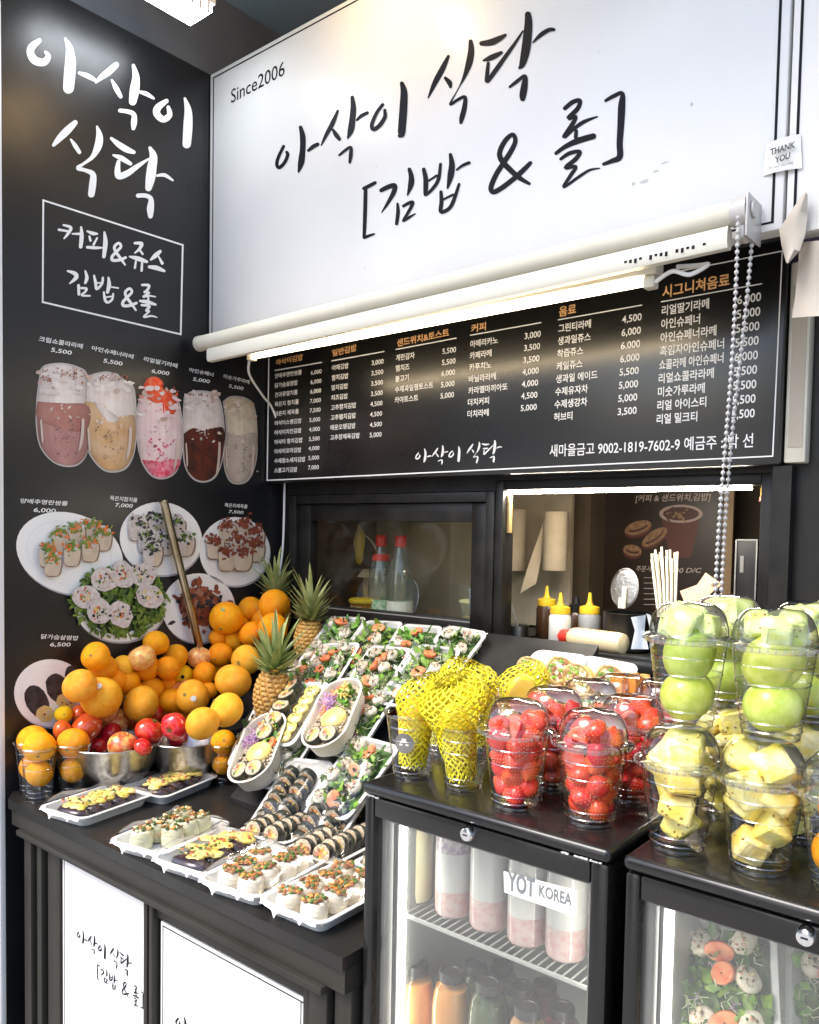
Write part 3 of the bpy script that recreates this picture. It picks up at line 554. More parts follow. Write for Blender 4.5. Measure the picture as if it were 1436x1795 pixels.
# paper roll hanging at the right
hp = thing('hanging_paper', 'beige paper sheet hanging from the end of the white sign at the right edge', 'paper', PY(1410, 450, .54))
M_pap = mat('beige_paper', (.60, .54, .46), .8, col2=(.52, .46, .39), nscale=10, bump=.15, bscale=90)
def sheet(mb, L, Rr, bow, y, n=10, mi=0):
    m_ = len(L); b0 = len(mb.v)
    for k in range(m_):
        for i in range(n+1):
            t = i/n; x = L[k][0]+(Rr[k][0]-L[k][0])*t; yy = L[k][1]+(Rr[k][1]-L[k][1])*t
            mb.v.append(tuple(PY(x, yy, y-bow*math.sin(t*math.pi)-.006*math.sin(k*1.3+t*4))))
    for k in range(m_-1):
        for i in range(n): a = b0+k*(n+1)+i; mb.f.append((a, a+1, a+n+2, a+n+1)); mb.mi.append(mi)
w = MB(); sheet(w, [(1411, 336), (1390, 365), (1366, 402), (1370, 430), (1378, 460)], [(1416, 340), (1416, 375), (1412, 410), (1402, 440), (1382, 462)], .012, .555); w.build('folded_flap', M_pap, hp)
w = MB(); sheet(w, [(1402, 425), (1399, 470), (1394, 520), (1388, 557)], [(1470, 418), (1468, 470), (1466, 510), (1462, 552)], .02, .60); w.build('sheet', M_pap, hp)
# ================================================================== KIOSK FRONT, WINDOW AND HATCH
kf = thing('kiosk_front', 'black kiosk front with a fixed window on the left and an open serving hatch', 'kiosk', (.8, .87, 1))
w = MB()
w.box((.002, .852, 0), (1.49, .90, 1.195)); w.box((.002, .852, 1.6055), (.818, .90, 1.72)); w.box((.8183, .852, 1.6315), (1.49, .90, 1.72)); w.box((.002, .856, 1.1955), (.055, .90, 1.605)); w.box((1.4905, .83, 0), (2.6, .93, 2.0)); w.box((1.5, .80, 0), (1.535, .829, 1.64)); w.box((1.60, .812, 0), (1.612, .829, 2.0))
w.build('wall_panel', M_black2, kf)
def frame(mb, x0, x1, z0, z1, y0, y1, t, mi=0, tb=None):
    tb = tb or t
    mb.box((x0, y0, z0), (x0+t, y1, z1), mi, .002); mb.box((x1-t, y0, z0), (x1, y1, z1), mi, .002)
    mb.box((x0+t+.0004, y0+.001, z0), (x1-t-.0004, y1-.001, z0+tb), mi, .002); mb.box((x0+t+.0004, y0+.001, z1-t), (x1-t-.0004, y1-.001, z1), mi, .002)
w = MB(); frame(w, .0555, .818, 1.197, 1.604, .842, .895, .026); frame(w, .083, .79, 1.224, 1.577, .856, .89, .05, tb=.046)
wf = w.build('window_frame', M_black2, kf)
w = MB(); w.box((.13, .872, 1.268), (.742, .876, 1.53)); w.build('pane', clear('window_glass', (.97, .98, .95), .02, .5, .0), wf, world=False)
w = MB(); w.box((.1315, .855, 1.262), (.741, .871, 1.2655)); w.build('glazing_bead', mat('bead_grey', (.22, .21, .19), .35), wf, world=False)
w = MB(); frame(w, .8185, 1.489, 1.20, 1.631, .846, .897, .024); w.build('hatch_frame', M_black2, kf)
w = MB(); w.box((.80, .80, 1.197), (1.489, .8455, 1.2175), 0, .003); w.box((.843, .8975, 1.20), (1.48, 1.16, 1.2195)); w.build('ledge', M_black, kf)
w = MB(); w.box((.846, .858, 1.5985), (1.44, .872, 1.6045)); w.build('strip_light', mat('lit_strip', (1, 1, 1), .5, emit=55.0, ecol=(1, .90, .75)), kf)
w = MB(); w.box((.844, .862, 1.50), (.852, .876, 1.596), 0, .001); w.build('corner_cover', mat('strip_end', (.42, .28, .12), .5), kf)
M_int = mat('kitchen_wall', (.10, .075, .05), .7, col2=(.15, .115, .08), nscale=4)
w = MB(); w.box((-.1, 1.66, 1.0), (2.0, 1.70, 1.72)); w.box((-.1, .905, 1.0), (0, 1.66, 1.72)); w.box((1.9, .935, 1.0), (1.95, 1.66, 1.72)); w.box((-.1, .905, 1.721), (2.0, 1.70, 1.75)); w.box((-.1, .905, .97), (2.0, 1.70, .9995))
w.build('kitchen_wall', M_int, kf)
w = MB(); w.box((.06, .9005, 1.20), (.80, 1.25, 1.215)); w.build('shelf', M_black, kf)
w = MB(); w.box((.60, 1.4, 1.0), (.80, 1.655, 1.7)); w.build('cupboard', mat('cupboard_brown', (.11, .08, .05), .5, col2=(.15, .11, .07), nscale=6), kf)

w = MB(); w.box((.01, 1.30, 1.2155), (.79, 1.315, 1.715)); w.build('shelf_back', mat('brown_shelf_back', (.36, .29, .19), .6, col2=(.50, .42, .30), nscale=5), kf)
YS = 1.0                                   # things standing on the shelf behind the window
def lathe_obj(name, prof, m, parent, c=(0, 0, 0), seg=24, caps=(True, True)):
    w = MB(); w.lathe(prof, seg, c, 0, *caps); return w.build(name, m, parent, world=False)
b0 = PY(667, 1063, 1.0); b1 = PY(701, 1063, 1.0)
M_pet = clear('clear_plastic_bottle', (.80, .84, .80), .05, 1.2, .06, .10, (.6, .66, .62)); M_red = mat('red_cap', (.62, .03, .02), .35)
for b, lab, col, ring in ((b0, 'clear bottle with red cap and red collar, behind the window on the left', (.10, .35, .14), True), (b1, 'clear bottle with red cap and red striped label, behind the window on the right', (.62, .62, .58), False)):
    t = thing('plastic_bottle', lab, 'bottle', (b.x, 1.0, 1.2152), 'red capped bottles behind the window'); t.scale = (1.15, 1.15, 1.27)
    lathe_obj('body', [(.001, .001), (.032, .002), (.034, .02), (.034, .095), (.031, .13), (.016, .175), (.0125, .19)], M_pet, t, caps=(False, False))
    lathe_obj('cap', [(.0145, .186), (.0155, .190), (.0155, .21), (.013, .213)], M_red, t)
    w = MB(); w.lathe([(.0352, .012), (.0352, .058)], 24)
    w.build('label', mat('bottle_label_'+str(ring), col, .5, col2=(.68, .68, .62), nscale=60), t, world=False)
    if ring: lathe_obj('collar', [(.0255, .152), (.021, .168)], M_red, t, caps=(False, False))
tb = PY(600, 1040, .98)
t = thing('food_tub', 'round tub of brown paste with a yellow lid behind the window', 'tub', (.255, .98, 1.2152), None)
lathe_obj('tub', [(.04, 0), (.048, .06)], mat('brown_paste', (.22, .10, .02), .3, col2=(.34, .17, .04), nscale=40), t); lathe_obj('lid', [(.051, .0605), (.052, .064), (.052, .07), (.045, .074)], mat('yellow_lid', (.52, .37, .03), .4), t)
w = MB(); w.lathe([(.0458, .012), (.0478, .05)], 12, a0=R(230), a1=R(300)); w.build('label', mat('pale_label', (.55, .56, .45), .6), t, world=False)
t = thing('carton', 'open brown cardboard carton behind the yellow lidded tub', 'box', (.23, 1.1, 1.2152))
w = MB(); w.box((-.06, -.04, 0), (.06, .04, .16)); w.build('box', mat('cardboard', (.36, .25, .13), .8, col2=(.42, .31, .18), nscale=14), t, world=False)
w = MB(); w.add([(-.06, -.041, .16), (.06, -.041, .16), (.065, -.075, .135), (-.055, -.075, .135)], [(0, 1, 2, 3)]); w.build('flap', mat('cardboard', (.36, .25, .13)), t, world=False)
t = thing('yellow_bag', 'crumpled yellow bag hanging in the upper left corner of the window', 'bag', (.16, 1.05, 1.45))
w = MB(); w.ell((0, 0, 0), (.022, .012, .06), 10, 8, jit=.18, rng=rnd); w.build('bag', mat('mustard_film', (.42, .27, .03), .35), t, world=False)
w = MB(); w.tube(catmull([(.01, 0, .04), (.05, .01, .01), (.085, .01, -.06), (.09, .0, -.12)]), .003, 6); w.build('strap', mat('strap_cream', (.45, .4, .3), .6), t, world=False)
for i, (px, py, rr, lab) in enumerate(((650, 955, .062, 'grey plate standing behind the bottles, left'), (722, 965, .066, 'blue grey plate standing behind the bottles, right'))):
    p = PY(px, py, 1.13); t = thing('plate', lab, 'plate', (p.x, 1.13, 1.2152+rr), None, (R(80), 0, R(-18)))
    lathe_obj('dish', [(.001, 0), (rr*.6, .002), (rr*.95, .012), (rr, .014), (rr*.97, .018), (rr*.6, .008), (.001, .006)], mat('plate_grey%d' % i, (.30+.04*i, .31+.05*i, .33+.08*i), .35), t, seg=36, caps=(False, False))
t = thing('lunch_container', 'clear round container of yellow pickle on trays behind the window, right', 'container', (.655, 1.02, 1.2152))
w = MB(); w.box((-.07, -.05, 0), (.075, .05, .012), 0, .004); w.box((-.075, -.055, .0125), (.07, .045, .024), 0, .004); w.build('tray_stack', mat('tray_grey', (.4, .4, .37), .5), t, world=False)
lathe_obj('bowl', [(.045, .0245), (.055, .085)], clear('hazy_plastic', (.85, .85, .78), .1, 1, .05, .25, (.6, .6, .5)), t, caps=(True, False)); lathe_obj('pickle', [(.043, .026), (.046, .045)], mat('pickle_yellow', (.62, .42, .05), .4, col2=(.7, .55, .15), nscale=60), t); lathe_obj('lid', [(.057, .0855), (.058, .09), (.05, .093)], mat('lid_straw', (.5, .48, .28), .4), t)
t = thing('plastic_cup', 'pale blue plastic cup beside the pickle container behind the window', 'cup', (.70, .955, 1.2152))
lathe_obj('cup', [(.022, 0), (.03, .13)], clear('blue_cup', (.75, .82, .88), .1, 1, .05, .35, (.45, .52, .6)), t, caps=(True, False))

# ---- on and behind the serving hatch
def towel(px, py, px2, py2, y, lab, loose):
    a, b = PY(px, py, y), PY(px2, py2, y); t = thing('paper_towel_roll', lab, 'paper towel', (a.x, y, b.z), None)
    hh = a.z-b.z; lathe_obj('roll', [(.012, 0), (.034, 0), (.035, .003), (.035, hh-.003), (.034, hh), (.012, hh)], M_tow, t, caps=(False, False))
    if loose:
        w = MB(); n = 8
        for k in range(n+1):
            q = k/n
            for i in range(5):
                s_ = i/4; w.v.append((-.036-.045*q*s_-.02*q, -.01+.012*math.sin(q*3+s_*2), hh*.75-(hh*1.0)*q+.03*s_*(1-q)-.03*s_*q))
        for k in range(n):
            for i in range(4): a_ = k*5+i; w.f.append((a_, a_+1, a_+6, a_+5)); w.mi.append(0)
        w.build('loose_sheet', M_tow, t, world=False)
M_tow = mat('towel_paper', (.58, .48, .34), .9, col2=(.52, .42, .29), nscale=30, bump=.2, bscale=150)
towel(975, 897, 975, 1000, 1.20, 'cream paper towel roll with a loose hanging sheet inside the hatch', True)
towel(903, 893, 903, 1000, 1.25, 'second paper towel roll half hidden at the left edge of the hatch', False)
ps = thing('menu_poster', 'dark poster of a coffee cup and sandwiches in a tan frame inside the hatch', 'poster', PY(1160, 960, 1.5))
def PO(x, y, l=0): return PY(1030+x/5.523, 840+y/5.523, 1.5-.0006-l)
a, b = PY(1045, 840, 1.5), PY(1278, 1090, 1.5)
w = MB(); w.box((a.x, 1.5, b.z), (b.x, 1.52, a.z+.03)); w.build('sheet', mat('poster_black', (.03, .017, .01), .35), ps)
for x0, x1 in ((a.x-.005, a.x+.022), (b.x-.022, b.x+.005)):
    w = MB(); w.box((x0, 1.488, b.z), (x1, 1.4985, a.z+.03)); w.build('frame', mat('tan_wood', (.34, .22, .11), .5, col2=(.40, .27, .14), nscale=12), ps)
pmats = [mat('poster_tan', (.38, .22, .11), .5, col2=(.24, .12, .06), nscale=120), mat('poster_cup', (.12, .035, .025), .5), mat('poster_cream', (.50, .38, .33), .5), mat('poster_dark', (.08, .03, .02), .5), mat('poster_text', (.62, .52, .45), .5)]
w = MB(); lz = [0]
def pe(x, y, rx, ry, mi, rot=0, n=22):
    lz[0] += .0001; ca, sa = math.cos(R(rot)), math.sin(R(rot))
    w.poly([PO(x+rx*math.cos(t_)*ca-ry*math.sin(t_)*sa, y+rx*math.cos(t_)*sa+ry*math.sin(t_)*ca, lz[0]) for t_ in [2*math.pi*k/n for k in range(n)]][::-1], mi)
lz[0] += .0001; w.poly([PO(x, y, lz[0]) for x, y in ((720, 390), (1090, 390), (1000, 760), (800, 760))][::-1], 1)
pe(905, 335, 212, 88, 2); pe(905, 335, 175, 66, 3)
for k in range(26): pe(905+rnd.gauss(0, 75), 340+rnd.gauss(0, 24), rnd.uniform(14, 34), rnd.uniform(6, 12), (0, 3)[k % 2], rnd.uniform(-40, 40), 9)
for (x, y, rx, ry, rr) in ((490, 470, 140, 80, -18), (650, 560, 150, 75, -35), (435, 690, 95, 70, 10)):
    pe(x, y+14, rx, ry, 1, rr); pe(x, y, rx*.95, ry*.8, 0, rr); pe(x, y+5, rx*.7, ry*.35, 3, rr); pe(x, y-8, rx*.62, ry*.25, 0, rr)
text(w, '[커피 & 샌드위치,김밥]', PO(462, 215), PO(1195, 200), (0, 0, 1), .024, 4, .01, .15); text(w, '주문시', PO(470, 890), PO(620, 890), (0, 0, 1), .02, 4, .01, .2); text(w, '500 D/C', PO(800, 905), PO(1105, 905), (0, 0, 1), .02, 4, .01, .2)
for k in range(6): w.poly([PO(545, 950+k*52, .0001), PO(545, 956+k*52, .0001), PO(660+30*(k % 2), 956+k*52, .0001), PO(660+30*(k % 2), 950+k*52, .0001)], 4)
w.build('print', pmats, ps)

M_yel = mat('yellow_nozzle', (.66, .42, .02), .4)
def sauce(px, py, y, h, r, m, lab):
    b = PY(px, py, y); t = thing('sauce_bottle', lab, 'sauce bottle', (b.x, y, 1.2197), 'yellow capped sauce bottles on the hatch ledge'); t.scale = (1.14, 1.14, 1.02)
    lathe_obj('body', [(r*.92, 0), (r, .004), (r, h*.9), (r*.86, h)], m, t); lathe_obj('cap', [(r*.9, h+.0004), (r*.92, h+.004), (r*.88, h+.017), (r*.5, h+.02)], M_yel, t); lathe_obj('nozzle', [(r*.36, h+.0205), (r*.22, h+.03), (r*.12, h+.052), (.001, h+.053)], M_yel, t, seg=12)
sauce(957, 1117, 1.03, .085, .024, mat('dark_sauce', (.05, .022, .008), .25), 'dark brown sauce bottle with yellow nozzle, leftmost on the ledge')
sauce(981, 1120, .955, .075, .0245, mat('white_sauce', (.60, .60, .55), .35, col2=(.5, .5, .46), nscale=20), 'white sauce bottle with yellow nozzle in front of the dark one')
sauce(1033, 1092, 1.02, .075, .025, mat('grey_sauce', (.22, .23, .23), .3), 'translucent grey sauce bottle with yellow nozzle, beside the foil disc')
b = PY(1009, 1095, 1.09); t = thing('sauce_jar', 'dark brown jar with a black lid standing behind the yellow capped bottles', 'jar', (b.x, 1.09, 1.2197))
lathe_obj('jar', [(.022, 0), (.024, .004), (.024, .06), (.018, .07)], mat('dark_sauce', (.05, .022, .008), .25), t); lathe_obj('lid', [(.019, .0704), (.0195, .088), (.010, .094), (.006, .112), (.001, .113)], M_black2, t)
b = PY(1345, 1085, 1.12); t = thing('utensil_pot', 'black pot of metal ladles in the dark right corner of the hatch', 'pot', (b.x, 1.12, 1.2197))
lathe_obj('pot', [(.035, 0), (.038, .09), (.036, .09), (.033, .006), (.001, .005)], M_black2, t, caps=(True, False))
for k in range(4):
    w = MB(); a_ = k*1.5; w.tube([(.01*math.cos(a_), .01*math.sin(a_), .01), (.03*math.cos(a_), .02*math.sin(a_), .15)], .003, 6); w.ell((.034*math.cos(a_), .022*math.sin(a_), .165), (.016, .006, .02), 12, 8); w.build('ladle', M_steel, t, world=False)
a, b = PY(1000, 1112, .915), PY(1106, 1120, .915)
t = thing('mayonnaise_bottle', 'cream mayonnaise bottle with red cap lying on its side on the ledge', 'sauce bottle', (a.x, .91, 1.2197+.026), None, (0, R(90), R(-9)))
L_ = (b-a).length
lathe_obj('body', [(.014, 0), (.024, .012), (.026, .03), (.026, L_-.02), (.024, L_-.003), (.019, L_)], mat('mayonnaise', (.72, .60, .36), .35, col2=(.66, .53, .30), nscale=9), t)
lathe_obj('cap', [(.006, -.033), (.007, -.024), (.017, -.022), (.018, -.004), (.015, -.0005)], M_red, t)
w = MB()
for k in range(9): w.lathe([(.0263, .03+.012*k), (.0263, .035+.012*k)], 6, a0=R(150+20*(k % 3)), a1=R(190+15*(k % 2)))
w.build('printed_mark', mat('red_print', (.5, .16, .06), .5), t, world=False)
t = thing('tissue_sachet', 'pale blue paper sachet leaning at the end of the mayonnaise bottle', 'sachet', PY(1124, 1138, .90)+Vector((0, 0, .001)))
w = MB(); sheet(w, [(1106, 1082), (1113, 1105), (1106, 1138)], [(1132, 1078), (1130, 1105), (1137, 1138)], .008, .90); sheet(w, [(1133, 1075), (1139, 1100), (1139, 1135)], [(1141, 1079), (1148, 1103), (1146, 1132)], .004, .91)
w.build('paper', mat('sachet_paper', (.50, .58, .66), .6, col2=(.60, .66, .72), nscale=30), t)
b = PY(905, 1110, 1.0); t = thing('steel_pan', 'small steel pan with a spoon at the left end of the ledge', 'pan', (b.x, 1.0, 1.2197))
lathe_obj('pan', [(.03, 0), (.034, .003), (.034, .03), (.0355, .031), (.033, .03), (.033, .004), (.001, .003)], M_steel, t, caps=(True, False))
w = MB(); w.tube([(.01, 0, .01), (-.025, .01, .085)], .003, 8); w.build('spoon_handle', M_steel, t, world=False)
h0, h1 = PY(1063, 1070, .97), PY(1232, 1070, .97)
hb = h0.z-.0; t = thing('straw_caddy', 'black caddy of round bins on the hatch ledge holding straws and notes', 'caddy', ((h0.x+h1.x)/2, .97, 1.2197))
hh = max(.05, h0.z-1.2197); rr = (h1.x-h0.x)/4
for k in (-1, 1): 
    w = MB(); w.lathe([(rr*.9, 0), (rr*.97, .004), (rr, hh-.004), (rr*1.03, hh), (rr*.94, hh), (rr*.9, .006), (.001, .005)], 28, (k*rr*1.01, 0, 0), 0, True); w.build('bin', M_black2, t, world=False)
CAD = (h0.x+rr, h1.x-rr, hh, rr)
b = PY(1095, 1031, .985); t = thing('foil_disc', 'oval crinkled foil mirror standing in the left bin of the caddy', 'foil disc', (b.x, .985, b.z), None, (R(84), 0, R(-12)))
w = MB(); w.ell((0, 0, 0), (.038, .047, .004), 30, 16, jit=.05, rng=rnd); w.build('disc', mat('crinkled_foil', (.5, .49, .46), .28, metal=.9, bump=1., bscale=180), t, world=False)
w = MB(); w.lathe([(.0385, -.004), (.041, 0), (.0385, .004)], 36); o = w.build('rim', mat('foil_rim', (.55, .54, .52), .35, metal=.6), t, world=False); o.scale = (1, 1.22, 1)
w = MB(); w.tube([(.008, -.05, .008), (.006, .004, .008)], .006, 8); w.tube([(-.003, -.05, .009), (-.003, -.024, .009)], .004, 8); w.build('handle', M_cream, t, world=False)
M_straw = mat('paper_straw', (.74, .70, .58), .7, col2=(.68, .62, .48), nscale=10)
sb = PY(1175, 1068, .96)
for k in range(16):
    u = (k % 6)/5-.5; v = (k//6)/2-.5
    top = PY(1163+u*44+rnd.uniform(-3, 3), 962+rnd.uniform(-6, 14)+abs(u)*14, .965+v*.02); bot = Vector((sb.x+u*.026, .965+v*.02, 1.226))
    w = MB(); w.tube([(0, 0, 0), top-bot], .0027, 8, cap=False)
    tag(w.build('paper_straw', M_straw), 'wrapped cream straw standing in the right bin of the caddy', 'straw', 'bundle of wrapped straws in the black caddy').location = bot
def note(c4, y, lab, word):
    P = [PY(x, yy, y) for x, yy in c4]; o = P[3]; t = thing('paper_note', lab, 'note', o, 'folded notes in the caddy')
    w = MB(); w.poly(P[::-1]); w.add([p+Vector((0, .0012, 0)) for p in P], [(0, 1, 2, 3)]); w.build('paper', mat('note_paper', (.62, .42, .30), .75, col2=(.68, .52, .36), nscale=45), t)
    w = MB(); a_, b_ = P[3].lerp(P[2], .5)+Vector((0, -.0012, 0)), P[3].lerp(P[2], .95)+Vector((0, -.0012, 0)); up = (P[0]-P[3]).normalized(); text(w, word, a_+up*.006, b_+up*.006, up, .013, 0, .02); w.build('lettering', M_ink, t)
note(((1192, 1036), (1236, 1020), (1252, 1058), (1205, 1070)), .94, 'folded orange note marked 5000 leaning out of the caddy, front', '5000')
note(((1222, 1025), (1237, 1004), (1266, 1024), (1246, 1040)), .96, 'smaller orange note sticking up behind the front note', '5000')
a, b = PY(1290, 945, 1.05), PY(1325, 1066, 1.05)
t = thing('card_terminal', 'black payment tablet with pale frame inside the right side of the hatch', 'tablet', (a.x, 1.05, 1.2197))
w = MB(); w.box((0, 0, 0), (b.x-a.x, .012, a.z-1.2197), 0, .004); w.build('body', M_black, t, world=False)
w = MB(); frame(w, 0, b.x-a.x, .002, a.z-1.2197, -.003, -.0005, .004); w.box((.012, -.002, (a.z-1.2197)*.72), (.02, -.0005, (a.z-1.2197)*.86)); w.build('bezel', mat('bezel_grey', (.2, .2, .195), .4), t, world=False)
p = PY(1347, 868, 1.05)
t = thing('snack_bag', 'yellow and red foil bag hanging in the top right corner of the hatch', 'bag', p)
w = MB(); w.box((-.02, 0, -.013), (.022, .02, .02), 0, .006); w.box((-.02, -.0008, -.014), (.006, -.0003, -.004), 1); w.build('bag', [mat('bag_yellow', (.62, .38, .03), .3), mat('bag_red', (.45, .06, .03), .3)], t, world=False)

# ================================================================== COUNTER
ct = thing('display_counter', 'black metal display counter with white panelled front below the food trays', 'counter', (.57, .4, 0))
ZC = .855
M_top = mat('counter_top', (.014, .013, .012), .38, spec=.3, rvar=.12, col2=(.02, .0185, .0165), nscale=6, bump=.04, bscale=220)
w = MB()
pts = [(.004, .85), (.004, .004), (.055, -.030), (1.146, -.030), (1.146, .85)]
lo = [(x, y, ZC-.022) for x, y in pts]; hi = [(x, y, ZC) for x, y in pts]
w.loft([lo, hi], cap0=True, cap1=True); w.build('top', M_top, ct)
M_fr = mat('counter_frame', (.021, .019, .015), .42, spec=.3, rvar=.1, col2=(.028, .0255, .02), nscale=7)
w = MB(); w.box((.06, -.024, ZC-.060), (1.146, .02, ZC-.0225)); w.box((.10, -.034, ZC-.074), (1.105, .02, ZC-.0605), 0, .003); w.build('lip', M_fr, ct)
w = MB()
w.box((.102, -.016, 0), (.135, .02, ZC-.0745), 0, .003); w.box((.150, -.010, 0), (.172, .02, ZC-.0745), 0, .003); w.box((.19, -.004, 0), (.245, .02, ZC-.0745), 0, .003)
w.box((1.06, -.016, 0), (1.10, .02, ZC-.0745), 0, .003); w.box((1.035, -.006, 0), (1.052, .02, ZC-.0745), 0, .003); w.box((1.1085, -.008, 0), (1.145, .02, ZC-.0605), 0, .003)
w.box((.587, -.012, 0), (.600, .02, ZC-.0745), 0, .003); w.box((.606, -.012, 0), (.619, .02, ZC-.0745), 0, .003); w.box((.6195, -.004, .742), (1.034, .02, ZC-.0745), 0, .002)
w.build('frame', M_fr, ct)
w = MB(); w.box((.245, .006, 0), (.5868, .03, ZC-.0745)); w.box((.6192, .006, 0), (1.0348, .03, .7418)); w.box((.05, .02, 0), (.1895, .05, ZC-.06)); w.box((1.1, .02, 0), (1.14, .06, ZC-.06)); w.box((.05, .05, 0), (.06, .84, ZC-.023)); w.build('body', M_black, ct)
for x0, x1, z1 in ((.249, .583, .776), (.628, 1.031, .735)):
    w = MB(); w.box((x0, .0015, .05), (x1, .0055, z1)); o = w.build('front_panel', M_white, ct)
    w = MB()
    for lo, hi in (((x0+.006, z1-.0085), (x1-.0, z1-.0065)), ((x0+.006, .06), (x0+.008, z1-.009)), ((x1-.008, .06), (x1-.006, z1-.009)) if x0 > .5 else ((x0+.006, .06), (x1, .062))): w.box((lo[0], .0009, lo[1]), (hi[0], .0014, hi[1]))
    w.build('border_line', M_ink, o, world=False)
    w = MB(); d0 = PY(136, 1640, .0015)
    if x0 < .5: brush_copy(w, SETS, (485, 290), (975, 52), d0, PY(233, 1700, .0015), .0007)
    else: brush_copy(w, SETS, (485, 290), (975, 52), PY(309, 1793, .0015), PY(309, 1793, .0015)+(PY(233, 1700, .0015)-d0)*1.15, .0007)
    vs = w.v; keep = [f for f in w.f if max(vs[i][0] for i in f) < x1-.001]; w.f = keep; w.mi = [0]*len(keep)
    w.build('lettering', M_ink, o, world=False)

# ================================================================== FRIDGES
ZF = 1.12
M_fridge = mat('gloss_black_fridge', (.008, .0075, .007), .22, spec=.4, rvar=.13, col2=(.012, .011, .01), nscale=5, coat=.12, bump=.03, bscale=40)
M_fglass = clear('fridge_door_glass', (.95, .96, .94), .02, 1.2, .07, haze=.013, hcol=(.8, .78, .72))  # haze stands in for the bright street mirrored in the glass
M_fin = mat('fridge_liner', (.34, .35, .32), .35, col2=(.27, .28, .26), nscale=6)
M_led = mat('led_strip', (1, 1, 1), .5, emit=6.0, ecol=(1, .99, .94))
def fridge(x0, x1, lab, lockx):
    t = thing('display_fridge', lab, 'fridge', ((x0+x1)/2, .2, 0), 'black glass door display fridges'); D = .43
    w = MB(); w.box((x0, .0, ZF-.0185), (x1, D, ZF), 0, .008, 3); w.build('lid', M_fridge, t)
    w = MB(); w.box((x0+.004, .046, .01), (x0+.03, D-.005, ZF-.019)); w.box((x1-.03, .046, .01), (x1-.004, D-.005, ZF-.019)); w.box((x0+.03, D-.03, .01), (x1-.03, D-.006, ZF-.019)); w.box((x0+.03, .046, .01), (x1-.03, D-.03, .12)); w.box((x0+.03, .046, ZF-.045), (x1-.03, D-.03, ZF-.019)); w.build('cabinet', M_fridge, t)
    w = MB(); w.box((x0+.0305, .05, .1205), (x0+.034, D-.034, ZF-.0455)); w.box((x1-.034, .05, .1205), (x1-.0305, D-.034, ZF-.0455)); w.box((x0+.034, D-.034, .1205), (x1-.034, D-.0305, ZF-.0455)); w.box((x0+.034, .05, ZF-.049), (x1-.034, D-.034, ZF-.0455)); w.box((x0+.034, .05, .1205), (x1-.034, D-.034, .124)); w.build('liner', M_fin, t)
    dz = ZF-.0205; w = MB(); tl = .022
    w.box((x0+.003, .004, .03), (x0+tl, .042, dz), 0, .005); w.box((x1-tl-.006, .004, .03), (x1-.003, .042, dz), 0, .005); w.box((x0+tl+.0003, .005, dz-.030), (x1-tl-.0063, .042, dz-.0005), 0, .003); w.box((x0+tl+.0003, .005, .031), (x1-tl-.0063, .042, .08), 0, .003)
    d = w.build('door', M_fridge, t)
    w = MB(); w.box((x0+tl+.0003, .016, .0803), (x1-tl-.0063, .020, dz-.0303)); w.build('glass', M_fglass, d, world=False)
    w = MB(); frame(w, x0+tl+.0005, x1-tl-.0065, .0805, dz-.0305, .024, .041, .010); w.build('gasket', mat('gasket_grey', (.12, .12, .115), .5), d, world=False)
    w = MB(); lz_ = dz-.0115; w.lathe([(.001, .010), (.006, .010), (.0085, .009), (.0105, .005), (.0112, 0)], 24)
    w.box((-.0035, -.0008, .0096), (.0035, .0008, .0108), 1)
    o = w.build('lock', [M_chrome, M_ink], d, world=False); o.location = (lockx, .005, lz_); o.rotation_euler = (R(90), 0, 0)
    w = MB(); w.box((x0+.036, .052, .2), (x0+.043, .060, ZF-.06)); w.build('led_strip', M_led, t)
    w = MB(); w.box((x1-.043, .052, .2), (x1-.036, .060, ZF-.06)); w.build('led_strip', M_led, t)
    return t
f1 = fridge(1.152, 1.5595, 'black display fridge with white KOREA label, topped with mango and strawberry cups', 1.349)
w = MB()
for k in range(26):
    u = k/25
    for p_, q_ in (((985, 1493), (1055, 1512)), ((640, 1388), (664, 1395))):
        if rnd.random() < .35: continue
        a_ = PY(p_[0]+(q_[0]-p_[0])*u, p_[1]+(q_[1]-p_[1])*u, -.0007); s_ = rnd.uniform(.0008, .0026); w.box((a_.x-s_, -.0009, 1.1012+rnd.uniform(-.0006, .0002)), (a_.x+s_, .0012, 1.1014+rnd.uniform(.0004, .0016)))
o = w.build('pale_flecks', mat('fleck_white', (.62, .61, .58), .6), f1); o['kind'] = 'stuff'  # small pale flecks scattered along the lid seam
f2 = fridge(1.5745, 1.99, 'black display fridge of salad trays, topped with pineapple and green fruit cups', 1.779)
# white sticker on the first door's glass
q = [PY(883, 1527, .0155), PY(1012, 1561, .0155), PY(1010, 1608, .0155), PY(884, 1564, .0155)]
stk = thing('door_label', 'white label lettered in grey stuck on the first fridge door', 'label', q[3])
w = MB(); w.poly(q[::-1]); w.build('paper', mat('label_white', (.80, .80, .76), .5), stk)
w = MB()
def SL(u, v): a_ = q[3].lerp(q[2], u); b_ = q[0].lerp(q[1], u); p_ = a_.lerp(b_, v); return Vector((p_.x, .0148, p_.z))
text(w, 'YOT', SL(.05, .22), SL(.44, .26), (0, 0, 1), .034, 0, .035); text(w, 'KOREA', SL(.50, .36), SL(.94, .38), (0, 0, 1), .022, 0, .02); w.build('lettering', mat('label_grey', (.17, .18, .18), .5), stk)
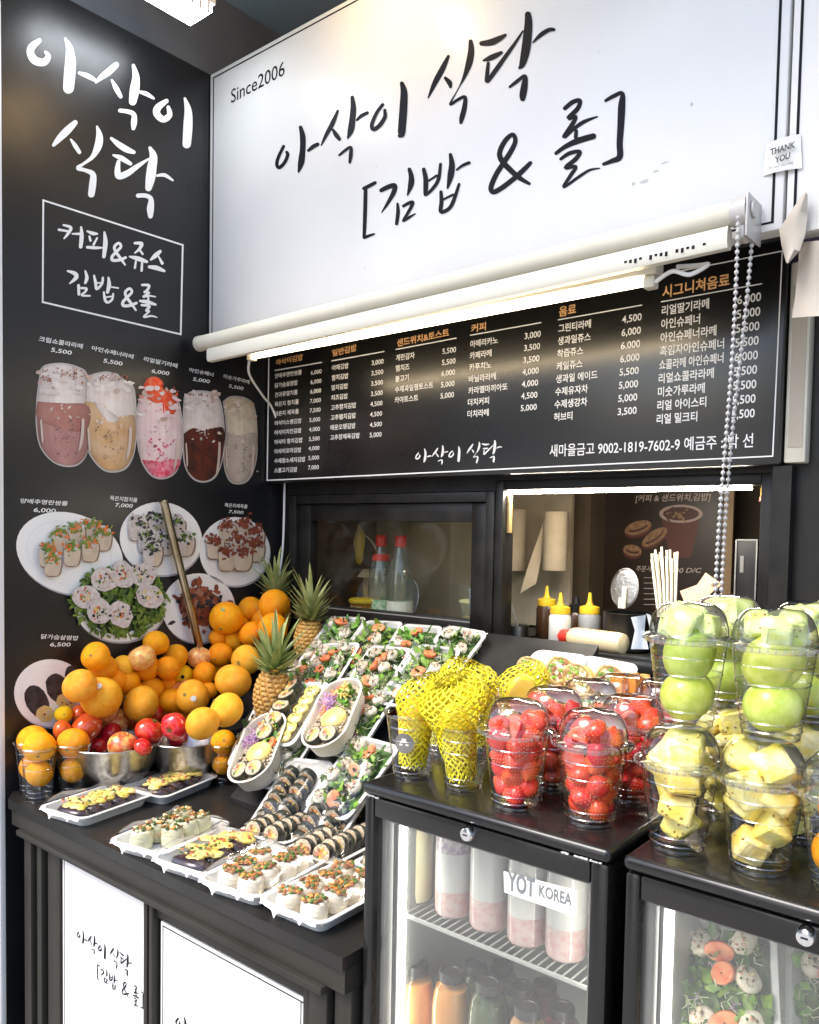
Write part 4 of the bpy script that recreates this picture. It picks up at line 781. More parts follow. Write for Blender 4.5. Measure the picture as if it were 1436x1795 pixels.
# shelves (parts of the fridges)
w = MB()
zs = .905
w.box((1.187, .056, zs-.002), (1.5245, .060, zs+.004), 0, .001)
for k in range(26): w.tube([(1.19+k*.0131, .06, zs), (1.19+k*.0131, .39, zs)], .0014, 6)
w.build('shelf', mat('wire_white', (.46, .46, .44), .4), f1)
w = MB()
for k in range(22): w.tube([(1.61, .10+k*.013, .80), (1.955, .10+k*.013, .80)], .0012, 6)
for k in range(3): w.tube([(1.62+k*.16, .06, .797), (1.62+k*.16, .39, .797)], .002, 6)
w.build('shelf', mat('wire_white', (.75, .75, .73), .4), f2)
# bottles in the first fridge
def juice(name, lab, cat, x, y, z, h, r, layers, cap, grp):
    t = thing(name, lab, cat, (x, y, z), grp)
    prof = [(r*.9, 0), (r, .006), (r, h*.70), (r*.95, h*.80), (r*.82, h*.91), (r*.60, h*.965), (r*.58, h)]
    def rad(zz):
        for (r0, z0), (r1, z1) in zip(prof, prof[1:]):
            if z0 <= zz <= z1: return r0+(r1-r0)*(zz-z0)/max(1e-6, z1-z0)
        return prof[-1][0]
    z0 = .002
    for nm, f, mm in layers:
        z1 = h*f; pr = [(max(.001, rad(z0+(z1-z0)*k/10)-.0015), z0+(z1-z0)*k/10) for k in range(11)]
        w = MB(); w.lathe(pr, 28, mi=0, cap0=True, cap1=True); w.build(nm, mm, t, world=False); z0 = z1+.0002
    w = MB(); w.lathe([(.001, 0)]+prof, 28); w.build('bottle', clear('bottle_plastic', (.97, .97, .97), .06, .9, .03), t, world=False)
    if cap:
        w = MB(); w.lathe([(r*.62, h*.966), (r*.64, h*.97), (r*.64, h+.005), (r*.58, h+.008), (r*.44, h+.008), (r*.40, h+.0065)], 24, cap1=True); w.build('cap', cap, t, world=False)
M_milk = mat('milk_white', (.82, .80, .76), .4, col2=(.78, .74, .70), nscale=30); M_pinkf = mat('strawberry_milk', (.78, .42, .40), .4, col2=(.82, .66, .62), nscale=90, lo=.3, hi=.7); M_blk = mat('black_cap', (.025, .024, .023), .35)
G1 = 'milk bottles on the upper fridge shelf'; G2 = 'juice bottles on the lower fridge shelf'
M_lem = mat('lemon_drink', (.80, .70, .36), .35, col2=(.84, .78, .55), nscale=14); M_pur = mat('purple_flakes', (.34, .18, .34), .5, col2=(.75, .70, .66), nscale=140)
for (px, lays, lab) in ((727, [('drink', .86, M_lem)], 'pale yellow drink bottle, leftmost on the upper shelf'), (795, [('strawberry_layer', .26, M_pinkf), ('drink', .64, M_milk), ('topping', .86, M_pur)], 'white and pink milk bottle topped with purple flakes'),
        (857, [('strawberry_layer', .3, M_pinkf), ('drink', .86, M_milk)], 'white and pink milk bottle in the middle of the upper shelf'), (925, [('strawberry_layer', .27, M_pinkf), ('drink', .86, M_milk)], 'white and pink milk bottle behind the left part of the white label'), (994, [('strawberry_layer', .3, M_pinkf), ('drink', .86, M_milk)], 'white and pink milk bottle at the right end of the upper shelf')):
    p = PY(px, 1580, .115); juice('milk_bottle', lab, 'bottle', p.x, .115, zs+.0018, .158, .0305, lays, M_blk, G1)
for k in range(4): juice('milk_bottle', ('white and pink milk bottle in the second row behind the purple flaked one', 'white and pink milk bottle in the second row, second from the left', 'white and pink milk bottle in the second row behind the white label', 'white and pink milk bottle in the second row at the right')[k], 'bottle', 1.235+k*.072, .185, zs+.0018, .158, .0305, [('strawberry_layer', .28, M_pinkf), ('drink', .86, M_milk)], M_blk, G1)
M_or = mat('carrot_juice', (.80, .30, .06), .35, col2=(.85, .42, .12), nscale=20); M_gr = mat('green_juice', (.05, .09, .035), .35, col2=(.10, .14, .06), nscale=24); M_rd = mat('beet_juice', (.22, .05, .06), .35, col2=(.32, .09, .09), nscale=24); M_pe = mat('peach_juice', (.70, .34, .14), .35, col2=(.78, .46, .22), nscale=20)
for (px, py, y, mm, lab) in ((731, 1690, .10, M_or, 'orange juice bottle with black cap, leftmost on the lower shelf'), (792, 1703, .10, M_or, 'second orange juice bottle from the left on the lower shelf'), (834, 1690, .18, M_gr, 'dark green juice bottle at the back between the orange and green ones'),
        (857, 1722, .10, M_gr, 'dark green juice bottle in the front of the lower shelf'), (912, 1728, .17, M_gr, 'murky green juice bottle behind the peach coloured one'), (926, 1765, .09, M_pe, 'peach coloured juice bottle in front on the lower shelf'), (770, 1680, .20, M_or, 'orange juice bottle in the back row of the lower shelf'), (880, 1690, .25, M_gr, 'dark green juice bottle in the back row of the lower shelf'), (955, 1725, .22, M_rd, 'dark red juice bottle in the back row of the lower shelf'), (985, 1765, .15, M_rd, 'dark red beet juice bottle on the right of the lower shelf')):
    p = PY(px, py, y); h = .175; juice('juice_bottle', lab, 'bottle', p.x, y, p.z-h-.006, h, .031, [('juice', .9, mm)], M_blk, G2)
# ================================================================== FOOD MESHES
rf = random.Random(11)
M_tray = mat('white_pulp_tray', (.80, .79, .75), .55, col2=(.74, .73, .69), nscale=25, bump=.12, bscale=160)
M_nori = mat('nori', (.010, .012, .010), .28, col2=(.03, .034, .026), nscale=60, bump=.3, bscale=160)
M_rice = mat('seasoned_rice', (.60, .52, .38), .5, col2=(.30, .20, .11), nscale=260, bump=.6, bscale=350)
M_egg = mat('egg_strip', (.74, .52, .10), .5, col2=(.80, .66, .25), nscale=80); M_carr = mat('carrot_shreds', (.66, .22, .03), .45, col2=(.72, .34, .10), nscale=120)
M_ham = mat('ham_pink', (.60, .22, .16), .45); M_spin = mat('spinach', (.035, .075, .012), .5, col2=(.08, .14, .03), nscale=110); M_brown = mat('burdock', (.16, .06, .02), .4, col2=(.26, .12, .05), nscale=120)
M_wrapw = mat('cabbage_wrap', (.70, .66, .48), .4, col2=(.62, .62, .38), nscale=50, bump=.3, bscale=90, sss=.1); M_leafg = mat('lettuce', (.09, .22, .015), .45, col2=(.24, .40, .05), nscale=60, rnd=.3, bump=.3, bscale=120); M_leafd = mat('dark_salad_leaf', (.035, .10, .015), .45, col2=(.09, .19, .03), nscale=60, bump=.3, bscale=120)
M_purp2 = mat('purple_cabbage', (.26, .08, .28), .45, col2=(.60, .42, .60), nscale=160); M_cheese = mat('yellow_cheese', (.84, .64, .10), .4, col2=(.82, .70, .32), nscale=50, bump=.3, bscale=80)
M_tom = mat('cherry_tomato', (.74, .10, .03), .25, col2=(.78, .22, .08), nscale=60, coat=.3); M_cab = mat('shredded_cabbage', (.74, .72, .56), .5, col2=(.60, .66, .38), nscale=70); M_eggp = mat('eggplant_skin', (.02, .010, .018), .2, col2=(.05, .028, .035), nscale=30, coat=.3); M_meat = mat('minced_meat', (.20, .075, .03), .5, col2=(.34, .16, .06), nscale=140, bump=.5, bscale=200); M_ses = mat('sesame', (.66, .52, .30), .5)
M_cream2 = mat('rice_roll_white', (.78, .72, .60), .45, col2=(.70, .62, .48), nscale=70, bump=.4, bscale=150)

def rrect(Wd, L, r, z, n=5, skew=0.):
    P = []; hx, hy = Wd/2, L/2; r = min(r, hx-.0005, hy-.0005)
    for cx_, cy_, a0 in ((hx-r, hy-r, 0), (-hx+r, hy-r, 90), (-hx+r, -hy+r, 180), (hx-r, -hy+r, 270)):
        for k in range(n+1):
            a = R(a0+90*k/n); P.append((cx_+r*math.cos(a), cy_+r*math.sin(a), z))
    return P
def tray_mesh(Wd, L, r, h, name, m, rim=.008, taper=.014, n=5):
    w = MB()
    w.loft([rrect(Wd-2*taper-.004, L-2*taper-.004, r*.7, 0, n), rrect(Wd-2*rim, L-2*rim, r*.9, h-.004, n), rrect(Wd, L, r, h-.0025, n), rrect(Wd, L, r, h-.0005, n), rrect(Wd-.003, L-.003, r, h, n), rrect(Wd-2*rim, L-2*rim, r*.9, h-.0005, n), rrect(Wd-2*rim-.004, L-2*rim-.004, r*.85, h-.005, n), rrect(Wd-2*taper-.008, L-2*taper-.008, r*.6, .0035, n)], 0, True, True)
    return w.mesh(name, m, 50)
ME_tray = tray_mesh(.134, .203, .022, .024, 'tray', M_tray); ME_trayw = tray_mesh(.152, .205, .022, .024, 'tray', M_tray)
ME_box = tray_mesh(.118, .212, .056, .045, 'box', mat('kraft_white_box', (.74, .70, .60), .6, col2=(.70, .65, .55), nscale=20), .005, .010, 9)
def slice_mesh(seed, r=.0215, t=.015, skin=None, top=None):
    q = random.Random(seed); w = MB(); sg = 22
    w.lathe([(r*.90, 0), (r*.965, 0), (r, .0012), (r, t-.0012), (r*.965, t), (r*.90, t)], sg, mi=0)
    for z, d in ((t, 1), (0, -1)):
        w.lathe([(r*.90, z), (r*.87, z+d*.0007), (r*.6, z+d*.0012), (.001, z+d*.0010)][::d], sg, mi=1)
        for k in range(7):
            a = k*.9+q.uniform(0, .5); rr = 0 if k == 6 else r*q.uniform(.28, .5); w.ell((rr*math.cos(a), rr*math.sin(a), z+d*.001), (q.uniform(.0045, .0075), q.uniform(.0035, .006), .0018), 8, 5, 2+k % 5, M=Matrix.Rotation(a, 3, 'Z'))
    return w.mesh('kimbap_slice', [skin or M_nori, top or M_rice, M_egg, M_carr, M_brown, M_ham, M_spin], 40)
ME_kim = [slice_mesh(i) for i in range(4)]
ME_wroll = [slice_mesh(20+i, .0205, .020, M_wrapw, M_cream2) for i in range(3)]
def bits(w, c, sp, n, mats, s0=.0015, s1=.004, q=rf, flat=.6):
    for k in range(n):
        a = q.uniform(0, 6.28); r = sp*math.sqrt(q.random())
        w.ell((c[0]+r*math.cos(a), c[1]+r*math.sin(a), c[2]+q.uniform(0, .003)), (q.uniform(s0, s1), q.uniform(s0, s1), q.uniform(s0, s1)*flat), 6, 4, mats[q.randrange(len(mats))], M=Matrix.Rotation(q.uniform(0, 3), 3, 'Z') @ Matrix.Rotation(q.uniform(-.6, .6), 3, 'X'))
def uproll_mesh(seed, skin, tops, r=.021, h=.036, n=34):
    q = random.Random(seed); w = MB()
    w.lathe([(r*.8, 0), (r*1.02, .004), (r*1.03, h*.5), (r*.98, h*.9), (r*.9, h), (r*.6, h+.002), (.001, h+.002)], 22, mi=0, wob=lambda a, k: 1+.05*math.sin(a*2+seed)+.02*math.sin(a*5+k))
    for k in range(3): w.lathe([(r*1.035, h*(.25+.22*k)), (r*1.05, h*(.27+.22*k)), (r*1.03, h*(.30+.22*k))], 22, mi=0, wob=lambda a, k_: 1+.03*math.sin(a*2+seed))
    bits(w, (0, 0, h+.002), r*.88, n, range(1, 1+len(tops)), .0025, .006, q)
    return w.mesh('topped_roll', [skin]+tops, 50)
ME_up1 = [uproll_mesh(i, M_wrapw, [M_carr, M_brown, M_spin, M_wrapw]) for i in range(3)]
ME_up2 = [uproll_mesh(10+i, M_cream2, [M_meat, M_carr, M_leafd, M_meat], .0225, .032, 44) for i in range(3)]
def leaf(w, c, L, Wd, q, mi):
    """one curled salad leaf"""
    az = q.uniform(0, 6.28); tl = q.uniform(-.2, 1.0); cu = q.uniform(-1.2, 1.2); M = Matrix.Rotation(az, 3, 'Z') @ Matrix.Rotation(-tl, 3, 'Y'); b = len(w.v); n = 4
    for i in range(n+1):
        t = i/n; wd = Wd*math.sin(math.pi*(.12+.8*t))*(1+.25*math.sin(i*2.4+az))
        for j in (-1, 0, 1):
            p = M @ Vector((L*t, wd*j*.5, cu*L*.35*t*t-abs(j)*wd*.22+.002*math.sin(i*3+j))); w.v.append((c[0]+p.x, c[1]+p.y, c[2]+p.z))
    for i in range(n):
        for j in range(2): a = b+i*3+j; w.f.append((a, a+1, a+4, a+3)); w.mi.append(mi)
def shreds(w, c, sp, n, mi, q, L=.018, r=.0006):
    for k in range(n):
        x, y = c[0]+q.uniform(-sp[0], sp[0]), c[1]+q.uniform(-sp[1], sp[1]); z = c[2]+q.uniform(0, .009); a = q.uniform(0, 6.28); l = L*q.uniform(.5, 1.1)
        w.tube([(x, y, z), (x+l*.5*math.cos(a), y+l*.5*math.sin(a), z+q.uniform(0, .006)), (x+l*math.cos(a+.7), y+l*math.sin(a+.7), z+q.uniform(-.004, .004))], r, 4, mi, False)
def salad_bed(seed, hw, hl, z, n):
    q = random.Random(seed); w = MB()
    for k in range(n): leaf(w, (q.uniform(-hw, hw)*.92, q.uniform(-hl, hl)*.92, z+q.uniform(-.002, .012)), q.uniform(.016, .032), q.uniform(.011, .021), q, (0, 0, 1, 2)[q.randrange(4)])
    shreds(w, (0, 0, z+.006), (hw*.85, hl*.88), 90, 3, q)
    shreds(w, (0, 0, z+.008), (hw*.8, hl*.8), 22, 4, q, .014)
    for k in range(26): leaf(w, (q.uniform(-hw, hw)*.85, q.uniform(-hl, hl)*.9, z+q.uniform(.008, .018)), q.uniform(.012, .024), q.uniform(.008, .015), q, (0, 1, 0, 2)[k % 4])
    w.add([(-hw, -hl, z-.004), (hw, -hl, z-.004), (hw, hl, z-.004), (-hw, hl, z-.004)], [(0, 1, 2, 3)], 1)
    return w.mesh('salad_leaves', [M_leafg, M_leafd, M_spin, M_cab, M_purp2], 60)
ME_bed = [salad_bed(40+i, .051, .085, .017, 120) for i in range(4)]
def tom_mesh():
    w = MB(); prof = [(.001, -.011), (.007, -.009), (.0105, -.003), (.0108, 0), (.0103, .0012)]
    w.lathe(prof, 16, mi=0); w.lathe([(.0103, .0012), (.009, .0016), (.005, .0010), (.001, .0012)], 16, mi=1)
    return w.mesh('tomato_half', [M_tom, mat('tomato_cut', (.72, .15, .06), .25, col2=(.78, .30, .14), nscale=110)], 60)
ME_tom = tom_mesh()
def ricebun_mesh(seed):
    q = random.Random(seed); w = MB(); w.ell((0, 0, .010), (.019, .016, .013), 16, 10, 0, .05, q)
    bits(w, (0, 0, .0215), .012, 16, (1, 2, 3, 4), .0012, .0035, q); shreds(w, (0, 0, .022), (.008, .008), 8, 0, q, .013)
    return w.mesh('rice_roll', [mat('pale_rice_roll', (.76, .70, .58), .5, col2=(.62, .54, .42), nscale=110, bump=.6, bscale=260), M_leafd, M_brown, M_ses, M_ham], 60)
ME_bun = [ricebun_mesh(i) for i in range(4)]
M_film = clear('cling_film', (.985, .985, .985), .10, .9, .02, edge=.95)
def film_mesh(Wd, L, z, amp, seed):
    q = random.Random(seed); w = MB(); nx, ny = 14, 20; ph = [q.uniform(0, 6) for _ in range(4)]
    for j in range(ny+1):
        for i in range(nx+1):
            u, v = i/nx, j/ny; e = min(u, 1-u, v, 1-v); hgt = min(1, e*6)
            w.v.append(((u-.5)*(Wd+.002), (v-.5)*(L+.002), .0246+hgt*z*(.75+.25*math.sin(u*6+ph[0])*math.sin(v*9+ph[1]))+amp*hgt*math.sin(u*23+ph[2]+v*9)*math.sin(v*17+ph[3])))
    for j in range(ny):
        for i in range(nx): a = j*(nx+1)+i; w.f.append((a, a+1, a+nx+2, a+nx+1)); w.mi.append(0)
    return w.mesh('cling_film', M_film, 80)
ME_film = [film_mesh(.134, .203, .030, .0012, i) for i in range(3)]; ME_filmw = [film_mesh(.152, .205, .029, .0014, 8+i) for i in range(2)]; ME_filml = film_mesh(.134, .203, .024, .0012, 8)
def torn_mesh():
    q = random.Random(3); w = MB(); n = 60; d = .003
    for i in range(n+1):
        x = (i/n-.5)*.128; d = max(.001, min(.006, d+q.uniform(-.0012, .0012))); e_ = d+(.011*math.exp(-((i-17)/2.2)**2)+.007*math.exp(-((i-44)/1.5)**2))
        w.v += [(x, -.1023, .0225), (x+q.uniform(-.0006, .0006), -.1032-.15*e_, .0225-e_)]
    for i in range(n): w.f.append((2*i, 2*i+1, 2*i+3, 2*i+2)); w.mi.append(0)
    return w.mesh('film_edge', mat('film_edge_white', (.74, .74, .72), .3), 60)
ME_torn = torn_mesh()
T_ = lambda: rf.uniform(-1, 1)
def fill_kimbap(t, rows=2, n=7, h0=.006):
    for c in range(rows):
        for k in range(n):
            x = (c-(rows-1)/2)*.046+T_()*.0015; y = -.078+k*.0225+T_()*.001
            part('kimbap_slice', ME_kim[rf.randrange(4)], t, (x, y, h0+.021), (R(71+T_()*6), R(T_()*6), R(T_()*7)))
    for k in range(60//3): pass
    w = MB()
    for k in range(34): w.ell((T_()*.045, T_()*.08, h0+.0425+T_()*.0016), (.0016, .001, .0007), 6, 4, 0, M=Matrix.Rotation(T_()*3, 3, 'Z'))
    o = w.build('sesame', M_ses, t, world=False); o['kind'] = 'stuff'
def fill_salad(t, seed, toms=4):
    q = random.Random(seed); o = part('salad_leaves', ME_bed[seed % 4], t, (0, 0, 0), (0, 0, math.pi*(seed % 2))); o['kind'] = 'stuff'
    for k in range(4):
        for c in (-1, 1):
          if q.random() > .3: part('rice_roll', ME_bun[q.randrange(4)], t, (c*.031+q.uniform(-.005, .005), -.068+k*.045+q.uniform(-.006, .006), .020+q.uniform(0, .004)), (q.uniform(-.3, .3), q.uniform(-.3, .3), q.uniform(0, 3)), (.92,)*3)
    for k in range(toms): part('tomato_half', ME_tom, t, (q.uniform(-.012, .012), -.06+k*.12/max(1, toms-1)+q.uniform(-.012, .012), .036+q.uniform(0, .003)), (q.uniform(-.5, .5), q.uniform(-.5, .5), q.uniform(0, 3)), (1.25, 1.75, 1.3))
def fill_up(t, meshes, cols, rows, dx, dy, z=.005):
    for c in range(cols):
        for k in range(rows):
            if rf.random() < .06: continue
            part('topped_roll', meshes[rf.randrange(len(meshes))], t, ((c-(cols-1)/2)*dx+T_()*.003, (k-(rows-1)/2)*dy+T_()*.003, z), (R(T_()*6), R(T_()*6), rf.uniform(0, 6)))
def eggplant_mesh(seed, pieces=5, tops=(1, 1, 2, 3, 4)):
    q = random.Random(seed); w = MB()
    for k in range(pieces):
        y = (k-(pieces-1)/2)*.030+q.uniform(-.003, .003); w.ell((q.uniform(-.003, .003), y, .014), (.036, .020, .012), 16, 8, 0, .04, q)
    for k in range(46):
        w.ell((q.gauss(0, .013), q.uniform(-.066, .066), .024+q.uniform(-.002, .004)), (q.uniform(.009, .015), q.uniform(.008, .013), q.uniform(.004, .006)), 12, 6, 1, .10, q, M=Matrix.Rotation(q.uniform(0, 3), 3, 'Z'))
    for k in range(60): bits(w, (q.gauss(0, .014), q.uniform(-.066, .066), .0295), .004, 1, tops, .0015, .0042, q)
    return w
EG = [M_eggp, M_cheese, M_leafd, M_brown, M_tom]
ME_egg1 = eggplant_mesh(1).mesh('eggplant', EG, 60); ME_egg2 = eggplant_mesh(2).mesh('eggplant', EG, 60); ME_egg3 = eggplant_mesh(3, 5, (4, 4, 1, 2)).mesh('eggplant', EG, 60)
def tray_at(name, label, cat, loc, rot, mesh=None, film=None, torn=False, grp=None, pname='tray'):
    t = thing(name, label, cat, loc, grp, rot); part(pname, mesh or ME_tray, t)
    if film: part('cling_film', film, t)
    if torn: part('film_edge', ME_torn, t)
    return t
# ---- trays lying flat at the front of the counter
GF = 'food trays laid out on the counter top'
flat = [('eggplant_tray', 'tray of dark eggplant with yellow cheese, nearest the glasses of oranges', .280, .068, 10, 'egg1'), ('eggplant_tray', 'tray of dark eggplant with yellow cheese below the second metal bowl', .279, .258, 14, 'egg2'),
        ('cabbage_roll_tray', 'tray of pale green cabbage rolls at the front counter edge', .565, .068, 12, 'cab'), ('eggplant_tray', 'tray of eggplant with bright yellow cheese and red bits beside the cabbage rolls', .707, .070, 9, 'egg3'),
        ('topped_roll_tray', 'tray of cream rolls with orange and green topping, second from the fridge', .848, .072, 9, 'up2'), ('topped_roll_tray', 'tray of cream rolls with brown topping, right against the fridge', 1.003, .085, 3, 'up2'),
        ('kimbap_tray', 'flat tray of sliced black rolls in the middle of the counter, left of the pair', .712, .262, 7, 'kim'), ('kimbap_tray', 'flat tray of sliced black rolls in the middle of the counter, touching the fridge', .858, .262, 6, 'kim'), ('kimbap_tray', 'tray of sliced black rolls mostly hidden behind the fridge corner', 1.005, .30, 4, 'kim')]
for nm, lab, x, y, rz, what in flat:
    big = what in ('up2', 'cab', 'egg1', 'egg2', 'egg3'); t = tray_at(nm, lab, 'food tray', (x, y, ZC+.0006), (0, 0, R(rz)), ME_trayw if big else ME_tray, ME_filmw[int(x*100) % 2] if big else ME_filml, big and y < .2, GF)
    if what == 'kim': fill_kimbap(t)
    elif what == 'cab': fill_up(t, ME_up1, 2, 4, .047, .043)
    elif what == 'up2': fill_up(t, ME_up2, 2, 4, .052, .045)
    else: part('eggplant', {'egg1': ME_egg1, 'egg2': ME_egg2, 'egg3': ME_egg3}[what], t, (0, 0, .003), sc=(1.25, 1.1, 1.1))
# ---- sloping rack with the salad trays
SA = R(38); SY, SZ = .30, .872
NRM = Vector((0, -math.sin(SA), math.cos(SA))); UPS = Vector((0, math.cos(SA), math.sin(SA)))
def slope(px, py, h):
    d = ray(px, py); p0 = Vector((0, SY, SZ))+NRM*h; p = CAM+d*((p0-CAM).dot(NRM)/d.dot(NRM)); return p.x, (p-p0).dot(UPS)
rk = thing('display_rack', 'black sloping rack under the salad trays', 'rack', (.7, .6, ZC))
w = MB()
for x0, x1, s0, s1 in ((.455, 1.143, 0, .21), (.30, 1.143, .2105, .62)):
    a0 = Vector((0, SY, SZ))-NRM*.004; p_, q_ = a0+UPS*s0, a0+UPS*s1; yb_ = min(.838, q_.y); zb_ = a0.z+(yb_-a0.y)*math.tan(SA)
    w.loft([[(x, y, z) for y, z in ((p_.y, ZC+.001), (p_.y, p_.z), (yb_, zb_), (yb_, ZC+.001))] for x in (x0, x1)], 0, True, True)
w.build('sloping_shelf', M_black, rk)
GS = 'salad trays on the sloping rack'
rack = [ # label, top edge middle in the photograph, lift, turn, filling
 ('salad_tray', 'leftmost salad tray of the top row under the window, beside the back pineapple', 612, 1081, .000, 6, 's0', 2), ('salad_tray', 'second salad tray of the top row, with halved tomatoes low in it', 675, 1088, .001, 4, 's1', 4), ('salad_tray', 'third salad tray of the top row, red tomatoes in its middle', 743, 1095, .000, 2, 's2', 4), ('salad_tray', 'rightmost salad tray of the top row, below the window frame', 820, 1101, .002, -4, 's3', 1),
 ('salad_tray', 'lower salad tray on the rack hidden by the egg roll tray', 548, 1160, .012, 8, 's5', 4), ('salad_tray', 'salad tray of the second row with three tomato halves in a line, left', 598, 1126, .024, 10, 's6', 4), ('salad_tray', 'salad tray of the second row standing proud in the middle', 687, 1133, .024, 4, 's7', 4), ('salad_tray', 'salad tray of the second row partly covered by the yellow nets', 772, 1132, .022, 0, 's8', 3),
 ('salad_tray', 'salad tray below the oval lunch box, with dark red tomatoes', 660, 1208, .020, 4, 's9', 4), ('salad_tray', 'salad tray low on the rack directly behind the fridge corner', 664, 1297, .026, -2, 's10', 3), ('salad_tray', 'salad tray peeping out left of the oval lunch box, near the front pineapple', 486, 1230, .010, 20, 's11', 1), ('salad_tray', 'salad tray between the two oval lunch boxes, mostly covered', 532, 1262, .008, 8, 's12', 2),
 ('egg_roll_tray', 'tilted tray of black seaweed rolls and yellow egg slices', 543, 1195, .046, 10, 'egg', 0), ('kimbap_tray', 'tilted tray of sliced black rolls at the foot of the rack, left', 548, 1331, .014, 8, 'kim', 0), ('kimbap_tray', 'tilted tray of sliced black rolls at the foot of the rack, beside the fridge', 624, 1352, .012, 4, 'kim', 0),
 ('lunch_box', 'oval lunch box of egg, purple cabbage and rolls, lower left one', 474, 1248, .040, 24, 'box', 1), ('lunch_box', 'oval lunch box of egg, tomato and greens, upper right one', 607, 1188, .056, 18, 'box', 2),
 ('wrap_tray', 'tray of cut yellow tortilla wraps behind the mango nets, left', 985, 1143, .02, 0, 'wrap', 0), ('wrap_tray', 'tray of cut yellow tortilla wraps below the mayonnaise bottle, right', 1072, 1156, .02, -4, 'wrap', 0)]
def lunch_fill(t, k):
    q = random.Random(90+k); w = MB(); w.loft([rrect(.10, .194, .048, .028, 9)], 0, False, True)
    bits(w, (0, -.02, .030), .048, 160, (0, 0, 0, 6), .0022, .005, q); b = w.build('rice', [M_rice, M_leafg, M_egg, M_carr, M_purp2, M_tom, M_nori], t, world=False)
    w = MB(); w.ell((.004, -.012, .034), (.032, .030, .016), 22, 12, 0, .01, q); w.build('fried_egg', mat('soft_egg_yellow', (.86, .64, .14), .3, col2=(.88, .74, .32), nscale=30, coat=.2), t, world=False)
    w = MB(); shreds(w, (-.026, .035, .034), (.016, .018), 70, 0, q, .02, .0011); w.build('purple_cabbage', M_purp2, t, world=False)['kind'] = 'stuff'
    w = MB()
    for i in range(22): leaf(w, (q.uniform(.0, .032), q.uniform(.022, .075), .032+q.uniform(0, .008)), .02, .014, q, i % 2)
    w.build('salad_leaves', [M_leafg, M_leafd], t, world=False)['kind'] = 'stuff'
    w = MB(); shreds(w, (.004, .066, .036), (.02, .016), 40, 0, q, .016, .0017); w.build('egg_strips', M_egg, t, world=False)['kind'] = 'stuff'
    w = MB(); bits(w, (-.018, .075, .037), .012, 14, (0,), .003, .006, q); w.build('pepper_dice', M_tom, t, world=False)['kind'] = 'stuff'
    for i in range(3 if k == 2 else 1): part('tomato_half', ME_tom, t, (-.034+.004*i if k == 2 else .03, .012+.02*i, .037), (.2, -.4, 1.2*i), (1, 1.3, 1))
    for i in range(2): part('kimbap_slice', ME_kim[i], t, (-.022+.036*i, -.066, .033), (R(8), R(-6), i*1.2))
def wrap_mesh(seed):
    q = random.Random(seed); w = MB(); r = .031
    w.lathe([(r*.9, 0), (r, .004), (r, .07), (r*.98, .085)], 24, mi=0, wob=lambda a, k: 1+.03*math.sin(3*a+k))
    w.lathe([(r*.98, .085), (r*.9, .0868), (r*.8, .083), (r*.6, .087), (.001, .086)], 24, mi=1); bits(w, (0, 0, .087), r*.72, 60, (1, 2, 3, 4), .003, .008, q)
    return w.mesh('wrap_half', [mat('tortilla', (.78, .56, .16), .6, col2=(.58, .33, .09), nscale=45, lo=.45, hi=.75, bump=.3, bscale=70), mat('wrap_filling', (.66, .48, .18), .5, col2=(.20, .09, .03), nscale=90), M_meat, M_cab, M_leafg], 50)
ME_wrap = [wrap_mesh(i) for i in range(2)]
for nm, lab, px, py, lift, rz, what, tm in rack:
    L_ = .212 if what == 'box' else .203; x, s_ = slope(px, py, lift+(.045 if what == 'box' else .024)); c = Vector((x+math.sin(R(rz))*L_/2, 0, 0)); sc_ = s_-math.cos(R(rz))*L_/2
    loc = Vector((c.x, SY, SZ))+UPS*sc_+NRM*lift
    Mr = Matrix.Rotation(SA, 3, 'X') @ Matrix.Rotation(R(rz), 3, 'Z')
    t = tray_at(nm, lab, 'lunch box' if what == 'box' else 'food tray', loc, Mr.to_euler(), ME_box if what == 'box' else ME_tray, None, False, GS if what[0] == 's' else None, 'box' if what == 'box' else 'tray')
    if what[0] == 's': fill_salad(t, int(what[1:]), tm); part('cling_film', ME_film[int(what[1:]) % 3], t)
    elif what == 'kim': fill_kimbap(t); part('cling_film', ME_film[0], t)
    elif what == 'box': lunch_fill(t, tm)
    elif what == 'wrap':
        for k in range(4): part('wrap_half', ME_wrap[k % 2], t, (-.032+.060*(k % 2), -.045+.075*(k//2), .022), (R(36), R(-16+14*(k % 2)), R(20*k)), (.95, 1.15, .52))
    elif what == 'egg':
        for k in range(5): part('seaweed_roll', ME_kim[k % 4], t, (-.028, -.07+.036*k, .018), (R(12), R(8), k), (1.05, 1.05, 1.7))
        q = random.Random(5)
        for k in range(6):
            w = MB(); w.ell((0, 0, 0), (.021, .018, .008), 14, 8, 0, .06, q); bits(w, (0, 0, .007), .012, 8, (1, 2), .0012, .003, q); o = w.build('egg_slice', [M_cheese, M_leafd, M_brown], t, world=False); o.location = (.024, -.075+.029*k, .024)
# two salad trays standing inside the second fridge
for (px, py, y, rz, lab) in ((1200, 1760, .12, -14, 'salad tray standing on end behind the second fridge door, left'), (1400, 1790, .15, -10, 'salad tray standing on end behind the second fridge door, right')):
    p = PY(px, py, y); t = tray_at('salad_tray', lab, 'food tray', (p.x+.05, y+.03, .905), (R(62), R(rz), 0), ME_tray, None, False, 'salad trays inside the fridge'); fill_salad(t, px % 7, 4)
